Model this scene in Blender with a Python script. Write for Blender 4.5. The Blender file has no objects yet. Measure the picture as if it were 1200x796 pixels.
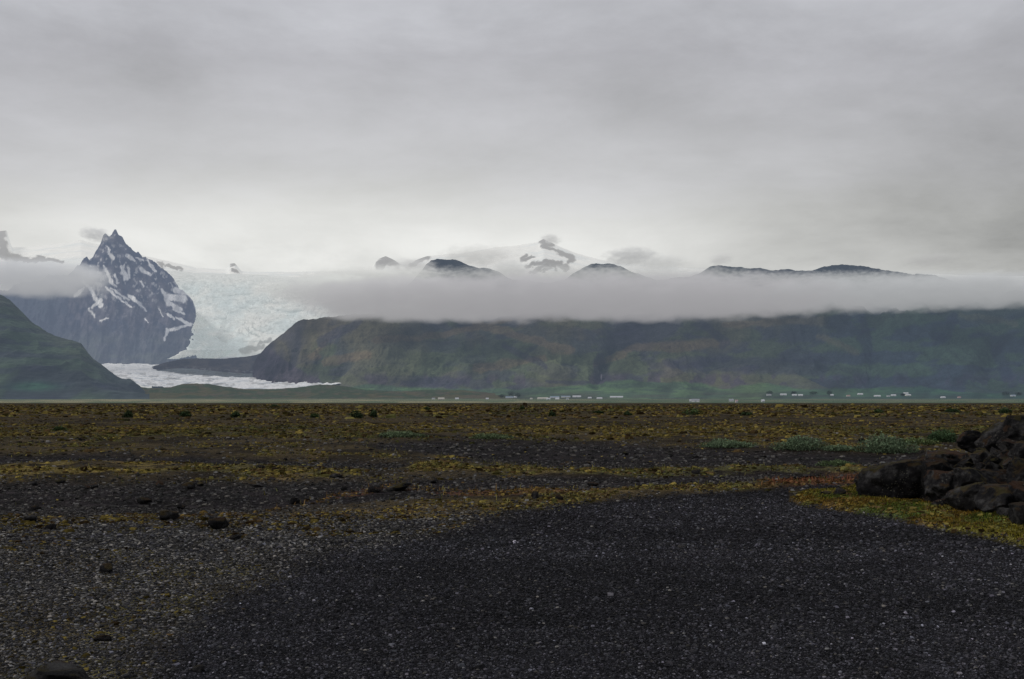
import bpy, bmesh, math, random
import numpy as np
from mathutils import Vector, noise as mnoise
from mathutils.bvhtree import BVHTree

random.seed(7)
RNG = np.random.default_rng(11)
SC = bpy.context.scene
COL = SC.collection
F = 1286.0      # focal length in photo pixels (photo 1200 wide)
HY = 464.0      # horizon row
H = 1.7         # eye height

# ------------------------------------------------------------------ helpers
def P(px, py, Y):
    return ((px-600.0)/F*Y, Y, H-(py-HY)/F*Y)
def sm(a, b, x):
    t = np.clip((x-a)/(b-a), 0, 1)
    return t*t*(3-2*t)
def _h(ix, iy, seed):
    h = (ix*374761393 + iy*668265263 + seed*974634777) & 0xffffffff
    h = ((h ^ (h >> 13))*1274126177) & 0xffffffff
    h = ((h ^ (h >> 16))*2246822519) & 0xffffffff
    return ((h ^ (h >> 15)) & 0xffffff)/float(0xffffff)
def vn(x, y, seed=0):
    xi = np.floor(x); yi = np.floor(y)
    fx = x-xi; fy = y-yi
    xi = xi.astype(np.int64); yi = yi.astype(np.int64)
    u = fx*fx*fx*(fx*(fx*6-15)+10); v = fy*fy*fy*(fy*(fy*6-15)+10)
    a = _h(xi, yi, seed); b = _h(xi+1, yi, seed); c = _h(xi, yi+1, seed); d = _h(xi+1, yi+1, seed)
    return (a*(1-u)+b*u)*(1-v)+(c*(1-u)+d*u)*v
def fbm(x, y, octv=5, seed=0, gain=.5):
    x = np.asarray(x, float); y = np.asarray(y, float)
    s = np.zeros(np.broadcast(x, y).shape); a = 1.0; t = 0
    for i in range(octv):
        s += a*vn(x, y, seed+i*17); t += a; a *= gain
        x, y = 1.98*(x*.866-y*.5)+13.7, 1.98*(x*.5+y*.866)+7.3
    return s/t
def ridged(x, y, octv=5, seed=0, gain=.5):
    x = np.asarray(x, float); y = np.asarray(y, float)
    s = np.zeros(np.broadcast(x, y).shape); a = 1.0; t = 0
    for i in range(octv):
        s += a*(1-np.abs(2*vn(x, y, seed+i*17)-1)); t += a; a *= gain
        x, y = 2.03*(x*.94-y*.34)+13.7, 2.03*(x*.34+y*.94)+7.3
    return s/t
def mix(c1, c2, t):
    c1 = np.asarray(c1, float); c2 = np.asarray(c2, float)
    t = np.asarray(t)[..., None]
    return c1*(1-t)+c2*t
def seg_d(px, py, x0, y0, x1, y1):
    dx, dy = x1-x0, y1-y0
    t = np.clip(((px-x0)*dx+(py-y0)*dy)/(dx*dx+dy*dy+1e-9), 0, 1)
    return np.hypot(px-(x0+t*dx), py-(y0+t*dy)), t
def streaks(px, py, segs, wk=1.0):
    m = np.zeros(px.shape)
    for (x0, y0, x1, y1, w0, w1) in segs:
        d, t = seg_d(px, py, x0, y0, x1, y1)
        w = (w0+(w1-w0)*t)*wk
        m = np.maximum(m, 1-sm(w*.7, w*1.25+.4, d))
    return m

def tag(o, label=None, cat=None, group=None, kind=None):
    if label: o['label'] = label
    if cat: o['category'] = cat
    if group: o['group'] = group
    if kind: o['kind'] = kind
    return o
def mesh_np(name, verts, faces, mat, cols=None, parent=None, smooth=True):
    """verts (n,3), faces (m,k) constant k"""
    me = bpy.data.meshes.new(name)
    n = len(verts); m, k = faces.shape
    me.vertices.add(n); me.vertices.foreach_set('co', np.ascontiguousarray(verts, dtype=np.float32).ravel())
    me.loops.add(m*k); me.loops.foreach_set('vertex_index', np.ascontiguousarray(faces, dtype=np.int32).ravel())
    me.polygons.add(m)
    me.polygons.foreach_set('loop_start', np.arange(0, m*k, k, dtype=np.int32))
    me.polygons.foreach_set('loop_total', np.full(m, k, dtype=np.int32))
    me.polygons.foreach_set('use_smooth', np.full(m, smooth, dtype=bool))
    me.update(calc_edges=True)
    if cols is not None:
        at = me.color_attributes.new('Col', 'FLOAT_COLOR', 'POINT')
        c4 = np.ones((n, 4), np.float32); c4[:, :3] = cols
        at.data.foreach_set('color', c4.ravel())
    me.materials.append(mat)
    o = bpy.data.objects.new(name, me); COL.objects.link(o)
    if parent: o.parent = parent
    return o
def grid_obj(name, X, Y, Z, mat, cols):
    r, c = X.shape
    v = np.stack([X, Y, Z], -1).reshape(-1, 3)
    i = np.arange(r*c).reshape(r, c)
    f = np.stack([i[:-1, :-1], i[:-1, 1:], i[1:, 1:], i[1:, :-1]], -1).reshape(-1, 4)
    return mesh_np(name, v, f, mat, cols.reshape(-1, 3))
def empty(name, loc, rz=0):
    o = bpy.data.objects.new(name, None); COL.objects.link(o)
    o.location = loc; o.rotation_euler = (0, 0, rz); o.empty_display_size = .2
    return o

# ------------------------------------------------------------------ materials
def newmat(name):
    m = bpy.data.materials.new(name); m.use_nodes = True
    nt = m.node_tree; nt.nodes.clear()
    return m, nt, nt.nodes, nt.links
def N(nd, t, **kw):
    n = nd.new(t)
    for k, v in kw.items():
        if k.startswith('i_'): n.inputs[k[2:].replace('_', ' ')].default_value = v
        else: setattr(n, k, v)
    return n
def math_n(nd, ln, op, a, b=None, clamp=False):
    n = nd.new('ShaderNodeMath'); n.operation = op; n.use_clamp = clamp
    for i, v in enumerate((a, b)):
        if v is None: continue
        if isinstance(v, (int, float)): n.inputs[i].default_value = v
        else: ln.new(v, n.inputs[i])
    return n.outputs[0]
def ramp(nd, ln, fac, stops):
    r = nd.new('ShaderNodeValToRGB'); ln.new(fac, r.inputs[0])
    e = r.color_ramp.elements
    while len(e) < len(stops): e.new(.5)
    for k, (p, c) in enumerate(stops):
        e[k].position = p; e[k].color = (*c, 1) if len(c) == 3 else c
    return r.outputs[0]
def mulcol(nd, ln, a, b, fac=1.0, mode='MULTIPLY'):
    n = nd.new('ShaderNodeMix'); n.data_type = 'RGBA'; n.blend_type = mode
    n.inputs[0].default_value = fac
    for i, v in ((6, a), (7, b)):
        if isinstance(v, tuple): n.inputs[i].default_value = (*v, 1)
        else: ln.new(v, n.inputs[i])
    return n.outputs[2]

def terrain_mat(name, haze, L, scale, var=(.6, 1.4), bump=0, bscale=None, rough=.9, stretch=(1, 1, 1), hmax=1.0):
    """vertex colour x noise, with aerial haze painted in as emission that grows with distance"""
    m, nt, nd, ln = newmat(name)
    at = N(nd, 'ShaderNodeVertexColor', layer_name='Col')
    geo = N(nd, 'ShaderNodeNewGeometry')
    mp = N(nd, 'ShaderNodeMapping'); mp.inputs['Scale'].default_value = stretch
    ln.new(geo.outputs['Position'], mp.inputs[0])
    nz = N(nd, 'ShaderNodeTexNoise'); nz.inputs['Scale'].default_value = scale; nz.inputs['Detail'].default_value = 6
    nz.inputs['Roughness'].default_value = .78
    ln.new(mp.outputs[0], nz.inputs['Vector'])
    v = ramp(nd, ln, nz.outputs[0], [(.3, (var[0],)*3), (.7, (var[1],)*3)])
    c = mulcol(nd, ln, at.outputs[0], v)
    bs = N(nd, 'ShaderNodeBsdfPrincipled'); bs.inputs['Roughness'].default_value = rough
    bs.inputs['Specular IOR Level'].default_value = .15
    ln.new(c, bs.inputs['Base Color'])
    if bump:
        b = N(nd, 'ShaderNodeBump'); b.inputs['Strength'].default_value = 1; b.inputs['Distance'].default_value = bump
        n2 = N(nd, 'ShaderNodeTexNoise'); n2.inputs['Scale'].default_value = bscale or scale; n2.inputs['Detail'].default_value = 5
        ln.new(mp.outputs[0], n2.inputs['Vector']); ln.new(n2.outputs[0], b.inputs['Height'])
        ln.new(b.outputs[0], bs.inputs['Normal'])
    out = N(nd, 'ShaderNodeOutputMaterial')
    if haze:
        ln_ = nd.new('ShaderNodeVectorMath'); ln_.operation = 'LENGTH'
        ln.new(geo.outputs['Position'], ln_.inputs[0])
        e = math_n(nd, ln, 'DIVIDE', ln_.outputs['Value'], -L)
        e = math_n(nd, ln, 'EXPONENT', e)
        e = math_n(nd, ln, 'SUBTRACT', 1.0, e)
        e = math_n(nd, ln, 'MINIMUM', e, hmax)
        em = N(nd, 'ShaderNodeEmission'); em.inputs[0].default_value = (*haze, 1); em.inputs[1].default_value = 1  # painted haze: the surface itself glows in the haze colour
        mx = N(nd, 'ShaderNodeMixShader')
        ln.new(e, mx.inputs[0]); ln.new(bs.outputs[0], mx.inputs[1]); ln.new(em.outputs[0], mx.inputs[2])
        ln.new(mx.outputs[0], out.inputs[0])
    else:
        ln.new(bs.outputs[0], out.inputs[0])
    return m

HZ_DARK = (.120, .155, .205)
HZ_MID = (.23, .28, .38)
HZ_ICE = (.57, .61, .60)  # paler haze glow that also brightens the ice
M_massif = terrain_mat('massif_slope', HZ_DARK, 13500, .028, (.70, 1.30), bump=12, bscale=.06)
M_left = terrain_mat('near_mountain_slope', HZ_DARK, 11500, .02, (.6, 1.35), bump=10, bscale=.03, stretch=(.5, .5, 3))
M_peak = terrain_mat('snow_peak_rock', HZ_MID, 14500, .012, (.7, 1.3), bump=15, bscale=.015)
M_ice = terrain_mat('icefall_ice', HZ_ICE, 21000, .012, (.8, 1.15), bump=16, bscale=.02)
M_cap = terrain_mat('ice_cap_snow', (1.0, 1.0, .97), 46000, .006, (.9, 1.08), bump=10, bscale=.01)  # white haze glow lifts the snow toward the sky's brightness
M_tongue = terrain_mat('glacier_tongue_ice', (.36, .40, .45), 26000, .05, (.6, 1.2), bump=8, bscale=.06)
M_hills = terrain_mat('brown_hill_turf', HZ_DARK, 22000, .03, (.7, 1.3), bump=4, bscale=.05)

# ------------------------------------------------------------------ mountains (distance in m along Y)
TERR = []
def mountain(name, mat, pxs, foot, ridge, crest_px, zfoot, prof_p, rough_fn, col_fn, Yb=None, nx=900, ny=220):
    """foot, ridge: distances; crest_px: list of (px,py) skyline; the flank climbs from foot to ridge then drops away"""
    px = np.linspace(pxs[0], pxs[1], nx)
    cp = np.array(crest_px, float)
    cy = np.interp(px, cp[:, 0], cp[:, 1])+(fbm(px/3.2, px*0, 4, 777)-.5)*(3.4 if name == 'snow_peak' else .8)
    Yf = foot(px) if callable(foot) else np.full(nx, float(foot))
    Yc = ridge(px) if callable(ridge) else np.full(nx, float(ridge))
    zc = H+(HY-cy)/F*Yc
    t = np.linspace(0, 1.35, ny)[:, None]
    Y = Yf+(Yc-Yf)*t
    X = (px-600)/F*Y
    tt = np.clip(t, 0, 1)
    base = zfoot+(zc-zfoot)*prof_p(tt, px[None, :])
    back = np.clip((t-1)/.35, 0, 1)
    base = base-back*(zc-zfoot)*.8
    Z = base+rough_fn(X, Y, tt, px[None, :]+0*Y)
    ppy = HY-(Z-H)/Y*F
    ppx = px[None, :]+0*Y
    cols = col_fn(X, Y, Z, tt+0*Y, ppx, ppy)
    o = grid_obj(name, X, Y, Z, mat, cols)
    TERR.append(o)
    return tag(o, kind='structure')

# --- dark green mountain on the left, nearest
def rf_left(X, Y, t, px):
    g = ridged(X/330, Y/900+3, 5, 5)-.55
    s = np.sin((px*0+1)*0)
    return g*120*np.sin(np.pi*np.clip(t, 0, 1))**.8 + (fbm(X/60, Y/60, 4, 9)-.5)*16*np.minimum(1, t*4)
def cf_left(X, Y, Z, t, px, py):
    n = fbm(X/240, Y/500, 5, 31); n2 = fbm(X/70, Y/150, 5, 33)
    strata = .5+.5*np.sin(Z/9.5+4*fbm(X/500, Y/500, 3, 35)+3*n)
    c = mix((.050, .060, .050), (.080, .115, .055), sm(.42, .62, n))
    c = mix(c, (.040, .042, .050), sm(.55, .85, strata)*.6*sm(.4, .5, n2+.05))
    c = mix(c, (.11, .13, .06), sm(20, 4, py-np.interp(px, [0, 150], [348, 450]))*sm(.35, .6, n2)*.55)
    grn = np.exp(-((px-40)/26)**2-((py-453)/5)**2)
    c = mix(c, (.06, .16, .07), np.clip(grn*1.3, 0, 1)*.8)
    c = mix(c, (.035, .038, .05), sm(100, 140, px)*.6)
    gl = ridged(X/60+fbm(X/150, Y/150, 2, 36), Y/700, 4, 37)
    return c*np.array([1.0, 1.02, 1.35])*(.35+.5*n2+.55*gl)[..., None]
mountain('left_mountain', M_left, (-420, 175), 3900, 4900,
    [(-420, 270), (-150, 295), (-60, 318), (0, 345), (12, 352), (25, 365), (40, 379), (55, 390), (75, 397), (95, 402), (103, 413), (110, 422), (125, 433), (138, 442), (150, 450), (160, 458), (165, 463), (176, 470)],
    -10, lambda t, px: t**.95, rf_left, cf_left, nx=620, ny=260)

# --- snow-streaked pointed peak
SNOW = [(128,298,133,302,2,2.5),(126,290,128,296,1,2),(150,300,158,306,3,1),(172,303,182,318,1,2),(165,316,176,322,3,2),(160,302,168,306,1.2,1),
 (122,312,130,330,1.6,2.2),(130,330,136,336,2,1),(134,322,138,332,1.2,1),(142,312,148,326,1.5,4),(150,314,152,326,2,1),(146,310,143,320,1,2),
 (124,336,134,346,1.2,1.8),(134,346,154,360,1.6,1.4),(130,338,150,352,1,1.2),(150,346,172,364,1.4,1.2),(152,348,164,356,3,2),(164,330,168,335,1.5,1.2),
 (106,338,112,350,2,2.5),(112,350,118,358,2.5,3),(118,352,108,360,3,1.5),(98,330,106,340,2,1.4),(88,346,98,338,2.5,1.5),(104,362,112,372,1.2,.8),
 (190,340,198,356,2.2,4),(198,356,212,362,3.5,2.5),(198,348,214,350,4,6),(206,340,224,344,4,5),(204,362,216,368,1.6,1.2),(196,368,204,374,1.5,1.2),
 (206,372,222,380,1.2,1.8),(224,380,196,388,1.8,2.2),(196,386,193,398,2.4,1.2),(170,374,174,378,.8,.6),(117,376,127,373,1,.8),(186,362,190,370,.8,.6)]
def rf_peak(X, Y, t, px):
    g = ridged(X/420+Y/2600, Y/1500, 6, 15)-.55
    k = np.sin(np.pi*np.clip(t, 0, 1)*.92)
    return g*460*k + (ridged(X/90, Y/130, 4, 19)-.5)*46*np.minimum(1, t*3)
def cf_peak(X, Y, Z, t, px, py):
    w = (fbm(px/4, py/4, 4, 41)-.5)*9; w2 = (fbm(px/4+9, py/4, 4, 43)-.5)*9
    n = fbm(px/26, py/12, 5, 45)
    c = mix((.040, .046, .070), (.12, .11, .125), sm(.35, .65, fbm(px/7, py/7, 5, 47)))*(.6+.8*fbm(px/3, py/3, 3, 48))[..., None]
    c = mix(c, (.13, .135, .10), sm(385, 408, py)*sm(.42, .6, n)*.8)
    c = mix(c, (.10, .115, .11), sm(372, 408, py)*.55)
    s = streaks(px+w*.42, py+w2*.42, SNOW, .82)
    s = np.maximum(s, sm(.62, .68, fbm(px/3.2+3, py/4, 4, 49))*sm(385, 330, py)*sm(90, 112, px)*.45)
    c = mix(c, (.95, .92, .86), s)
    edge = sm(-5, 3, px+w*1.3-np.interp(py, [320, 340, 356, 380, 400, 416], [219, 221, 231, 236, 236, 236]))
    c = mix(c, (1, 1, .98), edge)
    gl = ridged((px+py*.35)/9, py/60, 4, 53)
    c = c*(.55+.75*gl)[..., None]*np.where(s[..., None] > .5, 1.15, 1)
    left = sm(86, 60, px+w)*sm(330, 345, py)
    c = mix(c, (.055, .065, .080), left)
    return c
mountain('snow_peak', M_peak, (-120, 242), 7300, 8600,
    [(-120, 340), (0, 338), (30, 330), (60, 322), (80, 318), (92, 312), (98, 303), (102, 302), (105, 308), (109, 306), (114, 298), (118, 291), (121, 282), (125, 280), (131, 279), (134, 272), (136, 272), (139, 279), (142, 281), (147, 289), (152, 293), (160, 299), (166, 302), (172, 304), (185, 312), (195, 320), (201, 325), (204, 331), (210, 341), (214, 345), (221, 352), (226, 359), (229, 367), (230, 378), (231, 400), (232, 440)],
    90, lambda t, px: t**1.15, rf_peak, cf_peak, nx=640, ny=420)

# --- icefall between peak and massif
def ice_py(px, t):
    top = np.interp(px, [-50, 190, 230, 300, 350, 400, 520], [330, 316, 320, 322, 325, 322, 318])
    # climb: steep icefall in the lower and middle part
    k = np.interp(t, [0, .25, .55, .8, 1], [0, .36, .70, .90, 1])
    return 419+(top-419)*k
nx, ny = 560, 420
px = np.linspace(120, 560, nx)[None, :]; t = np.linspace(0, 1, ny)[:, None]
Y = 8500+t*4300+0*px; PX = px+0*Y; X = (PX-600)/F*Y
py = ice_py(PX, t)
Z = H+(HY-py)/F*Y
wx = fbm(X/500, Y/500, 3, 60)*700
cre = ridged((X+wx)/260, (Y+wx*.6)/120, 6, 61, .62)
Z += (cre-.55)*70*np.minimum(1, t*5)*np.minimum(1, (1-t)*6+.1)
Z += (np.floor(fbm(X/400, Y/260, 3, 63)*9)/9-.5)*90*np.minimum(1, t*5)*np.minimum(1, (1-t)*5)
pyy = HY-(Z-H)/Y*F
c = c0 = mix((.96, .96, .93), (.74, .83, .85), sm(.35, .7, fbm(PX/30+pyy/60, pyy/16, 5, 65)))
c = mix(c, (.38, .46, .49), sm(.52, .30, cre)*.8)
c = mix(c, (.42, .42, .44), sm(.60, .72, fbm(PX/12+pyy/18, pyy/22, 5, 67))*.35*sm(350, 395, pyy))
c = mix(c, (.92, .91, .88), sm(270, 340, PX)*sm(370, 340, pyy)*.8)
c = mix(c, (.97, .96, .93), sm(342, 322, pyy)*.9)
rk = streaks(PX+(fbm(PX/5, pyy/5, 3, 68)-.5)*8, pyy+(fbm(PX/5+7, pyy/5, 3, 69)-.5)*5, [(284, 411, 305, 407, 3, 4), (300, 404, 318, 398, 1, 2)])
c = mix(c, (.16, .17, .2), rk*.75)
TERR.append(tag(grid_obj('glacier_icefall', X, Y, Z, M_ice, c), kind='structure'))

# --- ice pressed against the right foot of the peak
nx, ny = 90, 160
v_ = np.linspace(366, 421, ny)[:, None]
lf = np.interp(v_, [366, 370, 378, 388, 396, 404, 411, 416, 421], [231, 230.5, 228, 225, 225, 222, 218, 207, 195])+(fbm(v_/3.0, v_*0, 4, 68)-.5)*5
s_ = np.linspace(0, 1, nx)[None, :]; rt = lf+2+62*((v_-366)/55)**1.2+(fbm(v_/4.0+9, v_*0, 4, 58)-.5)*9
PX = lf+(np.maximum(rt, lf+1)-lf)*s_; py = v_+0*PX
Y = (7480+(418-py)*18)*(1-s_**1.5)+(8500+30*(419-py))*s_**1.5; X = (PX-600)/F*Y; Z = H+(HY-py)/F*Y
wx = fbm(X/500, Y/500, 3, 60)*700; cre = ridged((X+wx)/260, (Y+wx*.6)/120, 6, 61, .62); Z += (cre-.55)*30
c = mix((.96, .96, .93), (.74, .83, .85), sm(.35, .7, fbm(PX/30+py/60, py/16, 5, 65))); c = mix(c, (.38, .46, .49), sm(.52, .30, cre)*.8)
TERR.append(tag(grid_obj('glacier_margin', X, Y, Z, M_ice, c), kind='structure'))

# --- ice cap with nunataks far behind
NUN = [(612,305,625,301,1.8,2.4),(610,303,616,299,1.5,2),(616,312,640,308,2.2,2.8),(622,320,632,316,2,3),(628,318,640,310,1.5,3.5),(640,306,664,314,2.4,3),
 (634,283,648,287,3,2.2),(636,287,656,296,2,1.5),(654,296,672,303,2,3.6),(672,302,666,309,3,2),(648,308,652,316,2,2),(656,310,664,317,3,1.5),(636,318,646,312,1,2),
 (0,270,4,296,6,6),(2,298,22,303,5,4),(20,304,50,305,3,1.6),(44,302,74,307,2.4,1.4),
 (186,308,192,312,2.4,2.2),(196,312,206,315,1.2,2),(208,313,214,316,2,1.6),(269,312,276,308,1.4,2),(270,317,278,318,.8,.6),
 (444,311,452,303,5,6),(452,305,464,309,4,4),(480,312,490,306,3,3),(488,306,500,302,2.5,3)]
nx, ny = 1150, 200
px = np.linspace(-300, 1500, nx)[None, :]; t = np.linspace(0, 1.1, ny)[:, None]
crest = np.interp(px, [-300, -10, 8, 14, 40, 70, 95, 130, 180, 230, 265, 270, 275, 283, 330, 400, 436, 444, 452, 462, 470, 486, 500, 540, 580, 610, 630, 637, 650, 672, 690, 730, 800, 900, 1500],
  [285, 272, 270, 290, 288, 285, 281, 290, 302, 314, 316, 309, 309, 318, 319, 318, 312, 303, 300, 305, 310, 305, 300, 297, 290, 287, 284, 280, 286, 296, 301, 309, 314, 318, 330])
Y = 12600+t*6400+0*px; PX = px+0*Y; X = (PX-600)/F*Y
py = 335+(crest-335)*np.clip(t, 0, 1)**.8
Z = H+(HY-py)/F*Y - np.clip(t-1, 0, 1)*6000
Z += (fbm(X/900, Y/900, 5, 70)-.5)*110*np.minimum(1, (1.02-np.clip(t, 0, 1))*4)+(fbm(X/220, Y/220, 4, 72)-.5)*26
pyy = HY-(Z-H)/Y*F
w = (fbm(PX/6, pyy/5, 4, 74)-.5)*8; w2 = (fbm(PX/6+4, pyy/5, 4, 76)-.5)*6
s = streaks(PX+w, pyy+w2, NUN)
c = mix((.86, .86, .83), (.68, .74, .76), sm(.45, .7, fbm(X/500, Y/300, 5, 78))*.7)
c = mix(c, (.035, .04, .07), s*.95)
TERR.append(tag(grid_obj('ice_cap', X, Y, Z, M_cap, c), kind='structure'))

# --- glacier tongue on the flat
nx, ny = 520, 300
px = np.linspace(60, 430, nx)[None, :]; t = np.linspace(0, 1, ny)[:, None]
Y = 5400+t*3300+0*px; PX = px+0*Y; X = (PX-600)/F*Y
lip = np.interp(px, [60, 150, 180, 210, 290, 340, 380, 430], [447, 450, 453, 457, 458, 457, 452, 447])
py = lip+(416.5-lip)*t**.85
Z = H+(HY-py)/F*Y
cr = ridged(X/60, Y/110, 5, 80)
Z += (cr-.5)*16*np.minimum(1, (1-t)*4)
pyy = HY-(Z-H)/Y*F
c = mix((.82, .86, .90), (1, 1, 1), sm(.5, .7, cr))
c = mix(c, (.22, .25, .30), sm(.50, .36, cr)*.8*sm(418, 430, pyy))
c = mix(c, (.30, .30, .30), sm(.55, .7, fbm(PX/8, pyy/3, 4, 82))*.5*sm(426, 440, pyy))
TERR.append(tag(grid_obj('glacier_tongue', X, Y, Z, M_tongue, c), kind='structure'))

# --- dark moraine ridge lying across the tongue
def rf_mor(X, Y, t, px):
    return (ridged(X/120, Y/120, 4, 85)-.5)*14*np.sin(np.pi*np.clip(t, 0, 1)*.9)
def cf_mor(X, Y, Z, t, px, py):
    c = mix((.060, .056, .075), (.095, .085, .095), sm(.4, .65, fbm(px/12, py/4, 5, 86)))
    sp = sm(.60, .66, fbm(px/3.2, py/1.6, 3, 87))*sm(.30, .04, t)
    return mix(c, (.35, .36, .38), sp*.35)
mountain('moraine_ridge', M_massif, (178, 350), lambda p: np.interp(p, [178, 200, 240, 300, 350, 372], [6900, 6750, 6500, 6400, 6700, 6900]), lambda p: 7250+0*p,
    [(178, 430), (188, 426.5), (200, 423.5), (212, 421), (230, 420.2), (262, 420.4), (285, 418.5), (300, 416), (330, 405), (372, 400)],
    1, lambda t, px: np.interp(px, [178, 190, 240, 290, 350], [.80, .75, .62, .5, .42])*(1-t)+t, rf_mor, cf_mor, nx=300, ny=90)

# --- the long green massif under the cloud
FANS = [(150+0*i, 1) for i in range(0)]
def pf_mas(t, px):
    fan = np.interp(px, [280, 400, 450, 560, 640, 740, 840, 900, 1000, 1200, 1500], [.02, .02, .045, .05, .06, .10, .05, .10, .06, .05, .05])
    low = fan*sm(0, .30, t)
    mid = (t-.25).clip(0)/.75
    return low+(1-fan)*(mid**.9*.35+.65*mid**1.25)
def gully(X, Y, px):
    w = (fbm(X/1500, Y/1500, 3, 91)-.5)*1500
    g1 = ridged((X+w)/760, (Y-w*.5)/2400, 5, 92, .5)
    return g1
def rf_mas(X, Y, t, px):
    g = gully(X, Y, px)-.55
    e = np.sin(np.pi*np.clip((t-.22)/.86, 0, 1))
    # ravine with the waterfall, one hanging valley
    rav = -70*np.exp(-((px-705-(t-.5)*30)/9)**2)*e - 60*np.exp(-((px-830-(t-.5)*60)/16)**2)*e - 60*np.exp(-((px-1020-(t-.5)*20)/12)**2)*e-60*np.exp(-((px-1165)/16)**2)*e
    cl = np.floor(fbm(X/900, Y/350, 3, 96)*8)/8-.5
    big = ridged((X+Y*.6)/2100+3, Y/5200, 2, 97)-.6
    return big*210*e+g*270*e+rav+(ridged(X/170, Y/420, 5, 94)-.5)*95*e+(ridged(X/55, Y/170, 3, 98)-.5)*26*e+cl*60*e
def cf_mas(X, Y, Z, t, px, py):
    g = gully(X, Y, px); n = fbm(X/420, Y/700, 6, 101); n2 = fbm(X/150, Y/260, 5, 103); n3 = fbm(px/42+py/60, py/14, 5, 105)
    c = mix((.060, .072, .078), (.082, .112, .062), sm(.44, .56, n3))
    c = mix(c, (.125, .115, .062), sm(.54, .66, n)*.8*sm(900, 500, px)+sm(.56, .7, n)*.45*sm(500, 900, px))
    c = mix(c, (.046, .050, .068), sm(.55, .42, g)*.85)
    c = mix(c, (.120, .128, .07), sm(.66, .80, g)*.55)
    c = mix(c, (.07, .062, .080), sm(.55, .63, fbm(px/16, py/20, 4, 109))*sm(432, 444, py)*sm(455, 448, py)*.8)
    gi = np.exp(-((px-560)/150)**2)*np.exp(-((py-420)/20)**2)
    c = mix(c, (.09, .135, .06), gi*.5)
    yl = np.exp(-((px-395)/50)**2)*np.exp(-((py-415)/12)**2)
    c = mix(c, (.15, .14, .065), yl*.6*sm(.4, .6, n2))
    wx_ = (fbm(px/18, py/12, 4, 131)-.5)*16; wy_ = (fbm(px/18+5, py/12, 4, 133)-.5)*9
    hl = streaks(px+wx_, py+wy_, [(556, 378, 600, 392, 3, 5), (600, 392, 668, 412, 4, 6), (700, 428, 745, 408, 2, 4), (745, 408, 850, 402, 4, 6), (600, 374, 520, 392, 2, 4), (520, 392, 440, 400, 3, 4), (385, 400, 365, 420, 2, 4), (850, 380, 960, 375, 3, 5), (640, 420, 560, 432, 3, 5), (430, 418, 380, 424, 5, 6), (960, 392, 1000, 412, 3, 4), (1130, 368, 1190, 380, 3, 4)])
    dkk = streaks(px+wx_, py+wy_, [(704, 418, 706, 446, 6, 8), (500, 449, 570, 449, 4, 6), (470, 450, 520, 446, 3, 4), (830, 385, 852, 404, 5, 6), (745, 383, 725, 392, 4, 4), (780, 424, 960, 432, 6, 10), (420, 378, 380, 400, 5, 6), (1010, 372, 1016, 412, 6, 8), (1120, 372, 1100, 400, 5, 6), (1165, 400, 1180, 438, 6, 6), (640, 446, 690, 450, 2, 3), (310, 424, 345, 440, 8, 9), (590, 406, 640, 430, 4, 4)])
    c = mix(c, (.175, .150, .085), hl*.62)  # ridge highlights painted on as pale brown streaks, in place of relief
    c = mix(c, (.040, .042, .066), dkk*.62)  # dark ravines and cliff rock painted on the same way
    dm = sm(-3, 3, py+wy_*.5-np.interp(px, [296, 320, 345, 372, 400], [404, 412, 430, 446, 462]))*sm(405, 370, px)
    c = mix(c, mix((.045, .042, .058), (.075, .068, .08), sm(.4, .6, n2)), dm*.9)
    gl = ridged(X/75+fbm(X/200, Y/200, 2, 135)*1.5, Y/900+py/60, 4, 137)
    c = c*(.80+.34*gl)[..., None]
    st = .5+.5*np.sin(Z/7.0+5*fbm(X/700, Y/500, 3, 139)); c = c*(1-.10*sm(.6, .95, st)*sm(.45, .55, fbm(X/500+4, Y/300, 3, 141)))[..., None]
    # bright green pasture on the fans at the foot
    fan = np.interp(px, [380, 430, 560, 640, 740, 800, 850, 900, 960, 1010, 1080, 1140, 1200, 1400], [457, 451, 457, 455, 447, 449, 455, 449, 456, 456, 455, 460, 461, 461])+(n2-.5)*9
    gr = sm(-1.5, 1.5, py-fan)*sm(380, 430, px)
    gcol = mix((.060, .115, .062), (.085, .170, .070), sm(.4, .6, fbm(px/30, py/4, 4, 107)))
    gcol = mix(gcol, (.10, .18, .06), np.exp(-((px-880)/26)**2)*.9+np.exp(-((px-1010)/45)**2)*.5)
    c = mix(c, gcol, gr*.92)
    c = mix(c, (.065, .075, .05), sm(458, 463, py)*.6*sm(.35, .6, fbm(px/40, py/2, 3, 108)))
    # right part painted cooler and darker for the light under the cloud
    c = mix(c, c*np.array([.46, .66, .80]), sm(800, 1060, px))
    # waterfall
    wf = np.exp(-((px-704.5)/.7)**2)*sm(438, 441, py)*sm(447, 443, py)
    c = mix(c, (.45, .45, .48), wf*.8)
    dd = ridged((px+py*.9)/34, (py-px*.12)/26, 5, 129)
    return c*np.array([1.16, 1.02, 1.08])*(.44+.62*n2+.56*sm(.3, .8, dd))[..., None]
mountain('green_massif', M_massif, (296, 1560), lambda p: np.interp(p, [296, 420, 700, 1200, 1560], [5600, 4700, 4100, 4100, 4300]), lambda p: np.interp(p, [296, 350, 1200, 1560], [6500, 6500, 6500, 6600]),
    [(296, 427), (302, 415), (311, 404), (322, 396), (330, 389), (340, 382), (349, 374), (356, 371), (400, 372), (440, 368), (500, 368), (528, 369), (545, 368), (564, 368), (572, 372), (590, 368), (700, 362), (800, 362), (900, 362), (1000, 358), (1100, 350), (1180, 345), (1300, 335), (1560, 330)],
    -9, pf_mas, rf_mas, cf_mas, nx=1300, ny=300)

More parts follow.
